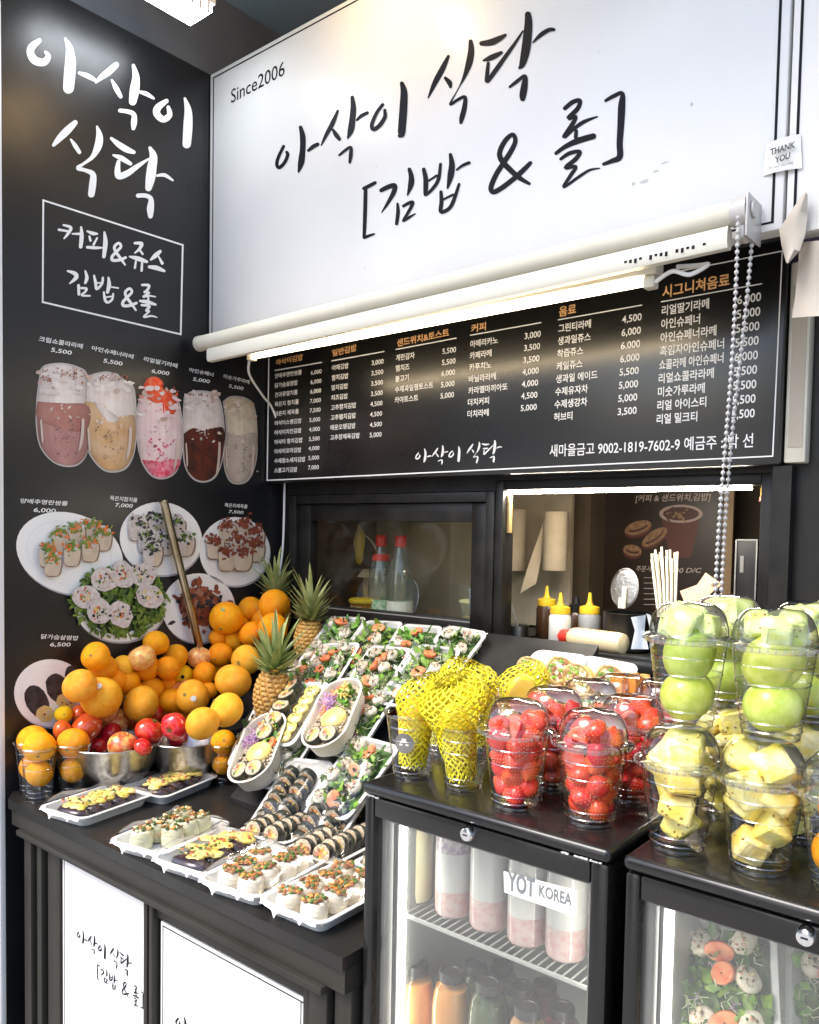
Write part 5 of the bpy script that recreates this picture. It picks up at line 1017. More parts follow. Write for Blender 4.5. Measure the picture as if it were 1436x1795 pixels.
# ================================================================== FRUIT
rg = random.Random(5)
def peel(name, c, c2, **k): return mat(name, c, .36, col2=c2, nscale=2.2, bump=.4, bscale=26, bdist=.03, spec=.32, coat=.04, crough=.3, rnd=.12, sss=.0, **k)
M_oran = peel('orange_peel', (.94, .31, .0), (.96, .41, .002)); M_grap = peel('grapefruit_peel', (.93, .36, .012), (.95, .47, .035)); M_lemo = peel('yellow_peel', (.93, .56, .0), (.94, .62, .005))
M_appl = mat('apple_skin', (.60, .06, .03), .25, col2=(.80, .48, .14), nscale=2.6, lo=.42, hi=.70, coat=.3, rnd=.3); M_appp = mat('peach_apple_skin', (.66, .16, .06), .3, col2=(.84, .50, .18), nscale=3, lo=.35, hi=.68, coat=.2, rnd=.3)
M_tomt = mat('tomato_skin', (.60, .028, .010), .16, col2=(.68, .09, .02), nscale=1.6, coat=.5, rnd=.2); M_stem = mat('green_stem', (.06, .13, .02), .6); M_scar = mat('stem_scar', (.22, .20, .05), .7); M_stk = mat('fruit_sticker', (.75, .75, .7), .4); M_stkg = mat('green_sticker', (.05, .30, .10), .4)
def fruit_mesh(kind, seed):
    q = random.Random(seed); w = MB(); n = 28; prof = []
    for k in range(n+1):
        t = math.pi*k/n; r = math.sin(t); z = -math.cos(t)
        if kind in ('orange', 'grapefruit'): r *= 1.0; z *= (.94 if kind == 'orange' else .90); z -= .03*max(0, z)**8
        elif kind == 'apple': z = z*.88 - (.20*math.exp(-(r/.22)**2) if z > 0 else -.10*math.exp(-(r/.2)**2)); r *= 1+.05*z
        elif kind == 'tomato': z = z*.80 - (.13*math.exp(-(r/.25)**2) if z > 0 else 0)
        prof.append((max(r, .0008), z))
    lob = 5 if kind in ('tomato', 'apple') else 3; am = .03 if kind == 'tomato' else .018
    w.lathe(prof, 36, mi=0, wob=lambda a, k: 1+am*math.sin(lob*a+seed)*math.sin(math.pi*k/n)+.014*math.sin(2*a+seed*2)*math.sin(math.pi*k/n))
    return w.mesh(kind, [{'orange': M_oran, 'grapefruit': M_grap, 'apple': M_appl, 'tomato': M_tomt, 'lemon': M_lemo}[kind]], 70)
ME_fr = {k: [fruit_mesh(k, s) for s in (1, 2, 3)] for k in ('orange', 'grapefruit', 'apple', 'tomato')}
ME_fr['lemon'] = [fruit_mesh('orange', 9)]; ME_fr['lemon'][0].materials[0] = M_lemo
ME_fr['peach'] = [fruit_mesh('apple', 7)]; ME_fr['peach'][0].materials[0] = M_appp
w = MB(); w.lathe([(.10, .93), (.07, .955), (.03, .94), (.001, .95)], 10); ME_scar = w.mesh('stem_scar', M_scar)
w = MB(); w.tube([(0, 0, .62), (.02, .01, .78), (.06, .02, .92)], [.035, .03, .04], 8); ME_stalk = w.mesh('stalk', mat('apple_stalk', (.12, .07, .03), .7))
w = MB()
for k in range(5):
    a = k*1.2566; w.add([(.03*math.cos(a-1), .03*math.sin(a-1), .70), (.03*math.cos(a+1), .03*math.sin(a+1), .70), (.34*math.cos(a+.15), .34*math.sin(a+.15), .80), (.2*math.cos(a-.2), .2*math.sin(a-.2), .77)], [(0, 1, 2, 3)])
w.tube([(0, 0, .66), (.03, 0, .86)], .05, 7); ME_calyx = w.mesh('calyx', M_stem)
def disc_on(R_, dirv, name, m, parent, rr):
    w = MB(); d = Vector(dirv).normalized(); u = d.orthogonal().normalized(); v = d.cross(u)
    w.add([d*R_*1.006]+[(d*math.cos(rr)+(u*math.cos(2*math.pi*k/14)+v*math.sin(2*math.pi*k/14))*math.sin(rr))*R_*1.004 for k in range(14)], [(0, 1+k, 1+(k+1) % 14) for k in range(14)]); return w.build(name, m, parent, world=False)
FR = [ # kind, x, y, radius (photograph enlarged 2.9917 times from (0, 980)), label, depth nudge, sticker
 ('orange', 503, 510, 72, 'small orange at the upper left end of the fruit pile', 0), ('orange', 540, 572, 72, 'orange just below the upper left end of the fruit pile', -.01), ('orange', 818, 440, 65, 'orange sitting alone on top of the left pile under the salad bowl picture', .02), ('orange', 920, 512, 64, 'orange at the top of the pile just left of the pole foot', -.01),
 ('orange', 770, 568, 67, 'orange below the topmost orange of the left pile, beside the peach coloured apple', -.01), ('orange', 665, 640, 67, 'orange in the centre of the left pile above the pale grapefruits', -.01), ('orange', 795, 680, 66, 'yellow orange wedged above the right pale grapefruit of the left pile', .0),
 ('grapefruit', 645, 562, 56, 'pale grapefruit half hidden in the upper middle of the left pile', .03), ('grapefruit', 420, 665, 85, 'pale grapefruit at the left flank, next to the seaweed roll picture', .02), ('grapefruit', 530, 725, 105, 'largest pale yellow grapefruit with a round white sticker, left front', -.02), ('grapefruit', 740, 760, 93, 'pale yellow grapefruit in the middle front above the tomatoes', -.02),
 ('orange', 905, 745, 68, 'deep yellow orange between the two bowls, above the bright red tomato', -.01), ('lemon', 955, 612, 56, 'small yellow fruit with a dark label in the upper middle of the pile', 0), ('orange', 1072, 600, 60, 'orange below the red apple near the pole foot', -.01), ('orange', 1158, 500, 62, 'orange in the right stack, right beside the pole foot', 0),
 ('orange', 1225, 425, 58, 'small bright orange in the middle of the right stack', 0), ('orange', 1187, 310, 86, 'big orange with a green sticker at the upper left of the right stack', 0), ('orange', 1315, 265, 66, 'orange in the top row of the right stack, second from the left', .02), ('orange', 1440, 238, 78, 'highest orange of the right stack, beside the pineapple leaves', 0),
 ('orange', 1318, 392, 66, 'orange in the second row of the right stack', 0), ('orange', 1432, 362, 78, 'large orange under the highest one, beside the pineapples', -.01), ('grapefruit', 1290, 530, 76, 'dull orange grapefruit right above the front pineapple', .01), ('grapefruit', 1222, 640, 93, 'large grapefruit left of the front pineapple body', -.01),
 ('grapefruit', 1010, 722, 86, 'grapefruit with a small pale sticker in the middle of the pile', .0), ('grapefruit', 1190, 790, 88, 'grapefruit low on the right, above the glass with two oranges', -.06), ('grapefruit', 1062, 862, 86, 'pink orange grapefruit resting in the right metal bowl', -.10), ('orange', 868, 655, 50, 'small pale orange deep in the pile behind the deep yellow one', .04),
 ('orange', 1095, 690, 46, 'dark orange deep in the pile behind the large grapefruit', .05), ('orange', 1142, 412, 46, 'peach toned orange behind the right stack, near the pole', .04), ('peach', 745, 520, 72, 'peach coloured apple near the top of the left pile', .01), ('peach', 1045, 518, 62, 'red striped apple right at the foot of the leaning pole', .0),
 ('apple', 600, 855, 76, 'red and yellow apple with a visible stalk, front of the left bowl', -.06), ('tomato', 868, 588, 50, 'red tomato glimpsed in the upper middle of the pile', .04), ('tomato', 785, 902, 76, 'glossy red tomato at the front right of the left bowl', -.07), ('tomato', 915, 877, 70, 'bright red tomato with green calyx showing, between the two bowls', -.09),
 ('tomato', 328, 900, 55, 'red tomato at the far left end of the bowl, above the glasses', 0), ('tomato', 455, 885, 86, 'large pale red tomato at the left of the front apple', -.01), ('apple', 645, 980, 78, 'orange red apple lowest in the left bowl at its rim', -.09), ('tomato', 515, 988, 52, 'red tomato low at the left bowl rim, behind the glasses', -.06),
 ('tomato', 415, 815, 50, 'dark red tomato under the pale grapefruit at the left flank', .03), ('lemon', 335, 815, 44, 'small yellow fruit beside the seaweed roll picture', .03), ('lemon', 690, 905, 42, 'yellow fruit peeping out between apple and glossy tomato', .03), ('tomato', 750, 985, 48, 'small red tomato at the right rim of the left bowl', -.07), ('tomato', 820, 815, 46, 'dark red tomato in the gap above the bright red ones', .05)]
for k, (zx, zy, kd) in enumerate(((600, 640, 'orange'), (700, 700, 'orange'), (860, 800, 'peach'), (480, 640, 'orange'), (980, 820, 'orange'), (1130, 570, 'orange'), (1250, 480, 'orange'), (960, 690, 'peach'), (560, 800, 'peach'), (680, 840, 'tomato'), (1010, 640, 'orange'), (880, 570, 'orange'), (1380, 440, 'orange'), (840, 960, 'tomato'), (930, 930, 'tomato'), (1250, 360, 'orange'), (1380, 330, 'orange'), (580, 920, 'tomato'))):
    FR.append((kd, zx, zy, 62, {'orange': 'orange', 'peach': 'apple', 'tomato': 'tomato'}[kd]+' buried deep inside the fruit pile, mostly hidden by fruit in front', .08))
FB = []
for k, it in enumerate(FR):
    kind, zx, zy, zr, lab, dn = it; px, py = zx/2.9917, 980+zy/2.9917
    y = .21+(1340-py)*.00190+dn; y = min(max(y, .18), .70); p = PY(px, py, y); r = zr/2.9917*depth(p)/F_PX
    if p.x < r*1.06: p = PX(px, py, r*1.06); r = zr/2.9917*depth(p)/F_PX
    FB.append([p, r*1.04, it])
for _ in range(60):                                     # push overlapping neighbours apart along the line of sight, the farther one back
    for i in range(len(FB)):
        for j in range(i):
            A, B = FB[i], FB[j]; gap = (A[0]-B[0]).length-(A[1]+B[1])*.88
            if gap < 0:
                far, near = (A, B) if depth(A[0]) > depth(B[0]) else (B, A)
                for o, s_ in ((far, .22), (near, -.10)):
                    d0 = (o[0]-CAM).length; d1 = d0-gap*s_; q = CAM+(o[0]-CAM)*(d1/d0)
                    if .05 < q.y < .76 and q.x > o[1]*1.02: o[1] *= d1/d0; o[0] = q
for k, (p, r, it) in enumerate(FB):
    kind = it[0]; kn = {'lemon': 'lemon', 'peach': 'apple'}.get(kind, kind); me = ME_fr[kind][k % len(ME_fr[kind])]
    if kind == 'peach' or kind == 'apple': rot = (R(rg.uniform(-35, 35)), R(rg.uniform(-20, 30)), rg.uniform(0, 6))
    else: rot = (rg.uniform(0, 6), rg.uniform(0, 6), rg.uniform(0, 6))
    if 'stalk' in it[4]: rot = (R(40), R(12), .5)
    if 'calyx' in it[4]: rot = (R(100), 0, R(25))
    o = put(kn, me, it[4], 'fruit', p, rot, 'fruit piled in the metal bowls' if 'buried' not in it[4] else kn+' buried in the pile', (r, r, r))
    if kn in ('apple',): part('stalk', ME_stalk, o)
    elif kn == 'tomato': part('calyx', ME_calyx, o)
    else: part('stem_scar', ME_scar, o)
    if 'sticker' in it[4] or 'label' in it[4]:
        dv = o.rotation_euler.to_matrix().inverted() @ ((CAM-p).normalized()+Vector((-.25, 0, .55)) if 'round white' in it[4] or 'green' in it[4] else (CAM-p).normalized()+Vector((.1, 0, -.1)))
        disc_on(1, dv, 'sticker', M_stkg if 'green' in it[4] else (M_ink if 'dark label' in it[4] else M_stk), o, .17)
M_bowl = mat('brushed_bowl_steel', (.52, .50, .47), .28, metal=1., col2=(.36, .34, .31), nscale=90, bump=.25, bscale=260)
bw = PZ(203, 1384, ZC); bz = ZC+.0005
for (px, py, rr, hh, y, lab) in ((200, 1306, .110, .112, .19, 'dented steel bowl holding tomatoes and apples, behind the orange glasses'), (328, 1288, .098, .106, .35, 'steel bowl under the grapefruits, right of the first bowl')):
    p = PY(px, py, y); t = thing('steel_bowl', lab, 'bowl', (p.x, y, bz), 'steel fruit bowls')
    w = MB(); w.lathe([(.001, .002), (rr*.48, .0), (rr*.72, hh*.22), (rr*.9, hh*.55), (rr, hh*.97), (rr*1.025, hh), (rr*1.02, hh-.003), (rr*.985, hh*.93), (rr*.88, hh*.55), (rr*.7, hh*.24), (rr*.46, .004), (.001, .004)], 48); w.build('bowl', M_bowl, t, world=False)
    w = MB(); w.lathe([(rr*1.024, hh+.0005), (rr*1.035, hh-.001), (rr*1.024, hh-.003)], 48); w.build('rim', M_steel, t, world=False)
# a box under the back of the pile so that the upper fruit rests on something
rz_ = thing('fruit_riser', 'low black stand hidden under the back of the fruit pile', 'stand', (.25, .6, ZC)); w = MB(); w.box((.03, .46, ZC+.0005), (.215, .835, ZC+.10), 0, .006); w.box((.03, .60, ZC+.1005), (.21, .835, ZC+.17), 0, .006); w.build('stand', M_black, rz_)
# leaning pole
p0, p1 = PX(288, 882, .03), PY(352, 1142, .53)
t = thing('metal_pole', 'shiny bronze tube leaning on the black panel behind the fruit', 'pole', p1); M_brz = mat('bronze_tube', (.30, .24, .15), .2, metal=1., col2=(.42, .36, .26), nscale=14)
w = MB(); n = 20; w.tube([p1+(p0-p1)*(k/n) for k in range(n+1)], .0115, 20); w.build('tube', M_brz, t)
w = MB(); d = (p0-p1).normalized(); w.tube([p0, p0+d*.006, p0+d*.009], [.0125, .0135, .010], 20); w.build('end_cap', M_brz, t)
p = PY(312, 1122, .58); t = thing('grey_cloth', 'grey folded cloth corner beside the pole foot', 'cloth', p)
w = MB(); sheet(w, [(296, 1128), (300, 1132)], [(326, 1106), (334, 1136)], .012, .58, 6); w.build('cloth', mat('cloth_grey', (.30, .30, .27), .9, bump=.3, bscale=200), t)
# pineapples
M_pine = mat('pineapple_skin', (.42, .17, .03), .5, col2=(.60, .30, .06), nscale=50, bump=.3, bscale=120, rnd=.2); M_pinee = mat('pineapple_eye', (.62, .36, .09), .5, col2=(.38, .20, .05), nscale=120); M_pl = mat('pineapple_leaf', (.21, .25, .065), .5, col2=(.38, .41, .17), nscale=24, bump=.2, bscale=90, rnd=.3)
def pine_meshes(seed):
    q = random.Random(seed); w = MB(); H, r0 = .135, .047
    prof = [(max(.003, r0*math.sin(math.pi*(.10+.80*k/16))**.55), H*k/16) for k in range(17)]; w.lathe(prof, 32, mi=0, cap0=True, cap1=True)
    rows = 11
    for k in range(rows):
        z = H*(.06+.88*k/(rows-1)); rr = r0*math.sin(math.pi*(.10+.80*z/H))**.55; n = 13
        for i in range(n):
            a = 2*math.pi*(i+.5*(k % 2))/n+.12*k; M = Matrix.Rotation(a, 3, 'Z')
            w.ell((rr*math.cos(a), rr*math.sin(a), z), (.0042, .0098, .0074), 8, 6, 1, .05, q, M); w.ell(((rr+.0038)*math.cos(a), (rr+.0038)*math.sin(a), z-.001), (.0018, .003, .0016), 5, 4, 2, M=M)
    body = w.mesh('skin', [M_pine, M_pinee, mat('pineapple_bract', (.20, .10, .04), .7)], 60)
    w = MB()
    for ring in range(7):
        n = 11-ring
        for i in range(n):
            a = 2*math.pi*i/n+ring*.5+q.uniform(-.12, .12); L = (.05+.013*ring)*q.uniform(.85, 1.25); wd = .026*q.uniform(.8, 1.1); el = R(4+13*ring+q.uniform(-8, 8)); b = len(w.v); m_ = 7; pos = Vector((.013*math.cos(a), .013*math.sin(a), H-.002+ring*.006)); 
            for k in range(m_+1):
                t_ = k/m_; ang = el+(.75-.15*ring)*t_*(1 if ring < 4 else .2)-(0.9*max(0, t_-.6) if ring < 4 else .3*t_); ww = wd*(1-t_)**.75
                side = Vector((-math.sin(a), math.cos(a), 0)); dirv = Vector((math.cos(a)*math.cos(ang), math.sin(a)*math.cos(ang), math.sin(ang))); nrm = side.cross(dirv)
                w.v += [tuple(pos+side*ww*.5+nrm*ww*-.22), tuple(pos), tuple(pos-side*ww*.5+nrm*ww*-.22)]; pos = pos+dirv*(L/m_)
            for k in range(m_):
                for j in range(2): x = b+k*3+j; w.f.append((x, x+1, x+4, x+3)); w.mi.append(0)
    return body, w.mesh('leaf_crown', M_pl, 60)
PN = [pine_meshes(1), pine_meshes(2)]
GP = 'pineapples between the fruit and the trays'
for (px, py, y, sc, tilt, lab, k) in ((473, 1262, .46, .95, (R(6), R(4), 1.0), 'nearest pineapple, left of the egg roll tray, its leaves bent to the right', 0), (541, 1160, .70, .88, (R(2), R(-3), 2.2), 'pineapple at the back beside the top row of salad trays', 1), (487, 1110, .785, .85, (0, R(3), 4.0), 'pineapple behind the highest oranges, only its leaf crown showing', 0)):
    p = PY(px, py, y); t = thing('pineapple', lab, 'pineapple', p, GP, tilt); t.scale = (sc, sc, sc); b, c_ = PN[k]; part('skin', b, t); part('leaf_crown', c_, t)
    hgt = p.z-ZC
    if hgt > .01:
        w = MB(); w.box((p.x-.045, y-.05, ZC+.0008+.0*k), (p.x+.045, min(y+.05, .838), p.z-.002), 0, .003); tag(w.build('black_block', M_black), 'small black block hidden under the '+lab.split(',')[0].split(' beside')[0].split(' behind')[0]+(' in the corner' if 'crown' in lab else ''), 'block')

# ================================================================== CUPS
M_cup = clear('clear_cup_plastic', (.975, .98, .975), .04, 1.0, .02, edge=.9, pw_=3.5); M_lid = clear('clear_lid_plastic', (.98, .985, .98), .03, 1.1, .045, edge=.58, pw_=3)
M_rib = clear('cup_rim_plastic', (.90, .91, .90), .06, .9, .16, edge=.8, pw_=2.5)
CH, CRB, CRT, LH = .106, .0315, .0485, .044
def cup_mesh():
    w = MB(); n = 40; q = []
    for k in range(13):
        t_ = k/12; q.append((CRB+(CRT-.003-CRB)*t_, CH*.96*t_))
    w.lathe([(.001, .004), (CRB*.82, .003), (CRB*.86, 0), (CRB*.97, .0), (CRB, .004)]+q[1:], n)
    for zz in (.010, .020, CH*.60, CH*.80): r_ = CRB+(CRT-.003-CRB)*zz/(CH*.96); w.lathe([(r_, zz-.0012), (r_+.0008, zz), (r_, zz+.0012)], n, mi=1)
    w.lathe([(CRB*.99, .0005), (CRB*1.01, .002), (CRB, .0042)], n, mi=1)
    b = w.mesh('cup_wall', [M_cup, M_rib], 50); w = MB()
    w.lathe([(CRT-.003, CH-.006), (CRT+.001, CH-.003), (CRT+.002, CH), (CRT, CH+.0018), (CRT-.003, CH+.0006)], n)
    return b, w.mesh('cup_rim', M_rib, 50)
ME_cup, ME_rim = cup_mesh()
def lid_mesh():
    w = MB(); n = 40; r0 = CRT+.0015; rt = .023
    w.lathe([(r0, CH+.002)]+[(rt+(r0-.004-rt)*math.cos(a), CH+.006+(LH-.008)*math.sin(a)) for a in [R(90)*k/9 for k in range(10)]]+[(rt*.6, CH+LH-.001), (.001, CH+LH)], n)
    b = w.mesh('dome', M_lid, 60); w = MB(); w.lathe([(r0+.002, CH-.005), (r0+.0035, CH-.002), (r0+.0035, CH+.002), (r0+.001, CH+.004), (r0-.004, CH+.006)], n)
    for k in range(40): a = 2*math.pi*k/40; w.ell(((r0+.0035)*math.cos(a), (r0+.0035)*math.sin(a), CH-.001), (.0012, .0012, .0028), 5, 4)
    r = w.mesh('lid_rim', M_rib, 50)
    w = MB(); m_, k_ = 14, 10                                # the curved paper label on the dome
    for j in range(k_+1):
        for i in range(m_+1):
            u, v = 2*i/m_-1, 2*j/k_-1; uu = u*math.sqrt(max(0, 1-v*v*.5)); vv = v*math.sqrt(max(0, 1-u*u*.5)); az = uu*.80; el = .66+vv*.52; rr = rt+(r0-.004-rt)*math.cos(el)
            w.v.append(((rr+.0006)*math.cos(az), (rr+.0006)*math.sin(az), CH+.0066+(LH-.008)*math.sin(el)))
    for j in range(k_):
        for i in range(m_):
            a = j*(m_+1)+i; w.f.append((a, a+1, a+m_+2, a+m_+1)); w.mi.append(1 if (j == 5 and i in (5, 7, 8)) else 0)
    return b, r, w.mesh('paper_label', [mat('lid_label', (.85, .85, .85), .5), mat('lid_label_print', (.42, .42, .43), .5)], 60)
ME_dome, ME_lrim, ME_llab = lid_mesh()
def cup(name, lab, loc, lid=True, grp=None, rz=0., sc=1.0, lz=None):
    t = thing(name, lab, 'cup', loc, grp, (0, 0, rz)); t.scale = (sc, sc, sc); part('cup_wall', ME_cup, t); part('cup_rim', ME_rim, t)
    if lid:
        l_ = part('dome_lid', ME_dome, t); part('lid_rim', ME_lrim, l_); part('paper_label', ME_llab, l_, rot=(0, 0, lz if lz is not None else rg.uniform(0, 6.28)))
    return t
# --- strawberries
M_straw1 = mat('strawberry_flesh', (.72, .022, .012), .28, col2=(.76, .07, .03), nscale=40, coat=.25, rnd=.12, sss=.06); M_seed = mat('strawberry_seed', (.80, .42, .12), .5); M_cut = mat('strawberry_cut', (.74, .30, .22), .4, col2=(.70, .10, .06), nscale=70)
def berry_mesh(seed, cut=False):
    q = random.Random(seed); w = MB(); n = 16; r0 = .0165; H = .034; prof = []
    for k in range(n+1): t_ = k/n; prof.append((max(.0006, r0*math.sin(math.pi*t_**.72)**.75*(1-.25*t_*t_)), H*(.5-t_)))
    w.lathe(prof[::-1], 20, mi=0, wob=lambda a, k: 1+.05*math.sin(2*a+seed)+.03*math.sin(3*a+k*.3))
    if cut:
        w.v = [(x, max(y, -.002), z) for x, y, z in w.v]
        for i, f in enumerate(w.f):
            if all(w.v[j][1] <= -.0019 for j in f): w.mi[i] = 2
    for k in range(2, n-1):
        m_ = 9
        for i in range(m_):
            a = 2*math.pi*(i+.5*(k % 2))/m_; rr, z = prof[k]; x, y = rr*math.cos(a), rr*math.sin(a)
            if cut and y < .001: continue
            w.ell((x*1.01, y*1.01, z), (.0006, .0006, .0009), 5, 4, 1)
    return w.mesh('strawberry', [M_straw1, M_seed, M_cut], 60)
ME_ber = [berry_mesh(1), berry_mesh(2), berry_mesh(3, True)]
def fill_pack(spots_n, rad, zmax, q, z0=.006):
    """positions of fruit of radius rad packed into the cup, lowest first"""
    P = []; tries = 0
    z = z0+rad*.9
    while len(P) < spots_n and z < zmax:
        Rm = CRB+(CRT-.003-CRB)*z/CH-rad*1.1
        best = None
        for _ in range(60):
            a = q.uniform(0, 6.283); r = Rm*math.sqrt(q.uniform(.25, 1)); c = Vector((r*math.cos(a), r*math.sin(a), z+q.uniform(-.003, .003)))
            if all((c-p).length > rad*1.5 for p in P): best = c; break
        if best: P.append(best)
        else: z += rad*.22
    return P
GSt = 'lidded strawberry cups on the first fridge'
SC = [(903, 1412, 'strawberry cup at the front left of the strawberry group'), (1035, 1440, 'strawberry cup at the front right, nearest the camera'), (965, 1376, 'strawberry cup in the second row, between the two front ones'), (1103, 1398, 'strawberry cup in the second row, against the pineapple cups'), (1030, 1352, 'strawberry cup in the third row, centre'), (1088, 1338, 'strawberry cup at the back, below the right wrap tray'), (1158, 1352, 'strawberry cup at the back right, behind the pineapple cups')]
SHORT = ('front left', 'front right', 'second row left', 'second row right', 'third row', 'far back', 'back right')
for k, (px, py, lab) in enumerate(SC):
    p = PZ(px, py, ZF); t = cup('lidded_cup', lab, (p.x, p.y, ZF+.0006), True, GSt, rg.uniform(0, 6), lz=rg.uniform(-.9, -.2) - 0)
    t.rotation_euler.z = 0; t.children[2].children[1].rotation_euler.z = R(84+rg.uniform(-14, 14))
    q = random.Random(60+k); S_ = fill_pack(24 if k < 4 else 16, .0155, CH+.020, q)
    for c in S_:
        put('strawberry', ME_ber[q.randrange(3) if c.z > .07 else q.randrange(2)], 'ripe red strawberry packed inside the '+SHORT[k]+' strawberry cup', 'strawberry', Vector((p.x, p.y, ZF+.0006))+c, (q.uniform(0, 6), q.uniform(0, 6), q.uniform(0, 6)), 'strawberries in the '+lab, (1.02,)*3)
# --- pineapple chunks
M_chk = mat('pineapple_flesh', (.93, .72, .09), .35, col2=(.94, .84, .36), nscale=45, bump=.7, bscale=190, rnd=.15, sss=.08, coat=.25); M_spk = mat('pineapple_speck', (.30, .16, .03), .6)
def chunk_mesh(seed):
    q = random.Random(seed); w = MB(); a, b, c = .0205*q.uniform(.8, 1.15), .017*q.uniform(.9, 1.2), .019*q.uniform(.8, 1.2); tp = q.uniform(.45, .9)
    bm = bmesh.new(); bmesh.ops.create_cube(bm, size=1)
    for v in bm.verts: v.co = Vector((v.co.x*2*a*(tp if v.co.z > 0 else 1)*q.uniform(.92, 1.08), v.co.y*2*b*q.uniform(.92, 1.08), v.co.z*2*c*q.uniform(.92, 1.06)))
    bmesh.ops.bevel(bm, geom=bm.edges[:]+bm.verts[:], offset=.0062, segments=3, profile=.5, affect='EDGES'); bmesh.ops.triangulate(bm, faces=bm.faces[:]); bmesh.ops.subdivide_edges(bm, edges=bm.edges[:], cuts=1)
    for v in bm.verts: v.co += Vector((q.gauss(0, .0006), q.gauss(0, .0006), q.gauss(0, .0006)))
    bm.verts.index_update(); w.add([v.co for v in bm.verts], [[v.index for v in f.verts] for f in bm.faces], 0); bm.free()
    for k in range(9):
        sx = q.choice((-1, 1)); w.ell((q.uniform(-a, a)*.6, sx*b*1.0, q.uniform(-c, c)*.7), (.0014, .0007, .0018), 6, 4, 1)
    return w.mesh('pineapple_chunk', [M_chk, M_spk], 70)
ME_chk = [chunk_mesh(i) for i in range(5)]
GPc = 'lidded pineapple cups on the second fridge'; GK = 'lidded green fruit cups stacked on the pineapple cups'
PC = [(1187, 1485, 'pineapple cup at the front left of the second fridge'), (1331, 1522, 'pineapple cup at the front right, lowest in the photo'), (1262, 1424, 'pineapple cup in the second row, between the two front ones'), (1400, 1468, 'pineapple cup in the second row at the right'), (1325, 1412, 'pineapple cup in the third row, mostly hidden')]
PCW = []
SHORTP = ('front left', 'front right', 'second row left', 'second row right', 'hidden third row')
for k, (px, py, lab) in enumerate(PC):
    p = PZ(px, py, ZF); b = Vector((p.x, p.y, ZF+.0006)); PCW.append(b); t = cup('lidded_cup', lab, b, True, GPc); t.children[2].children[1].rotation_euler.z = R(84+rg.uniform(-14, 14)); q = random.Random(80+k)
    for c in fill_pack(12, .0215, CH+.020, q):
        put('pineapple_chunk', ME_chk[q.randrange(5)], 'yellow pineapple chunk packed inside the '+SHORTP[k]+' pineapple cup', 'pineapple chunk', b+c, (q.uniform(0, 6), q.uniform(0, 6), q.uniform(0, 6)), 'pineapple chunks in the '+lab)
M_kiwi = mat('green_fruit_skin', (.44, .53, .035), .3, col2=(.60, .66, .13), nscale=70, coat=.25, rnd=.2, sss=.05, bump=.1, bscale=150); M_kcut = mat('green_fruit_flesh', (.72, .78, .36), .4, col2=(.55, .62, .14), nscale=50)
w = MB(); n = 26
w.lathe([(max(.0006, .0345*math.sin(math.pi*k/n)), -.031*math.cos(math.pi*k/n)+(.005*math.exp(-(math.sin(math.pi*k/n)/.2)**2)*(1 if k < n/2 else -1))) for k in range(n+1)], 30, wob=lambda a, k: 1+.012*math.sin(3*a)); w.tube([(0, 0, -.022), (0, .001, -.029)], .0035, 6, 1)
ME_green = w.mesh('green_fruit', [M_kiwi, M_scar], 70)
w = MB(); w.lathe([(.001, -.026), (.018, -.022), (.030, -.010), (.0335, .002)], 28, mi=0); w.lathe([(.0335, .002), (.028, .0035), (.012, .003), (.001, .0045)], 28, mi=1)
for k in range(14): a = k*.449; w.ell((.012*math.cos(a), .012*math.sin(a), .0036), (.0022, .0009, .0008), 6, 4, 2, M=Matrix.Rotation(a, 3, 'Z'))
ME_half = w.mesh('green_fruit_half', [M_kiwi, M_kcut, mat('pip_brown', (.10, .06, .02), .5)], 60)
ME_gpc = []
for i in range(4):
    me = chunk_mesh(30+i); me.name = 'green_fruit_piece'; me.materials[0] = M_kcut; me.materials[1] = M_spk; ME_gpc.append(me)
top = CH+LH+.0008
KC = [(PCW[0], (.003, .006), 'green fruit cup stacked at the left end'), (PCW[2], (0, .004), 'green fruit cup behind the left one, under the chain'), (PCW[1], (.004, .010), 'large front green fruit cup stacked at the right'), (PCW[3], (.002, .006), 'green fruit cup behind the front right one')]
SHORTK = ('left', 'rear left', 'large front right', 'rear right')
for k, (b0, (dx, dy), lab) in enumerate(KC):
    b = b0+Vector((dx, dy, top)); t = cup('lidded_cup', lab, b, True, GK); t.children[2].children[1].rotation_euler.z = R(84+rg.uniform(-14, 14)); q = random.Random(90+k)
    put('green_fruit', ME_green, 'whole green fruit at the bottom of the '+SHORTK[k]+' green fruit cup', 'fruit', b+Vector((.001, -.001, .036)), (q.uniform(2, 4), q.uniform(-.5, .5), 1), None, (.95, .95, .98)); put('green_fruit', ME_green, 'whole green fruit in the middle of the '+SHORTK[k]+' green fruit cup', 'fruit', b+Vector((q.uniform(-.006, .006), q.uniform(-.004, .004), .088)), (q.uniform(0, 3), 1, 2), None, (1.14, 1.14, .98))
    for m_ in range(4):
        a_ = m_*1.57+k; put('green_fruit_piece', ME_gpc[m_], 'pale green cut fruit piece topping the '+SHORTK[k]+' green fruit cup', 'fruit', b+Vector((.019*math.cos(a_), .019*math.sin(a_), .122+.006*(m_ % 2))), (q.uniform(-.5, .5), q.uniform(-.5, .5), a_), 'cut pieces in the '+lab, (.95, .95, .85))
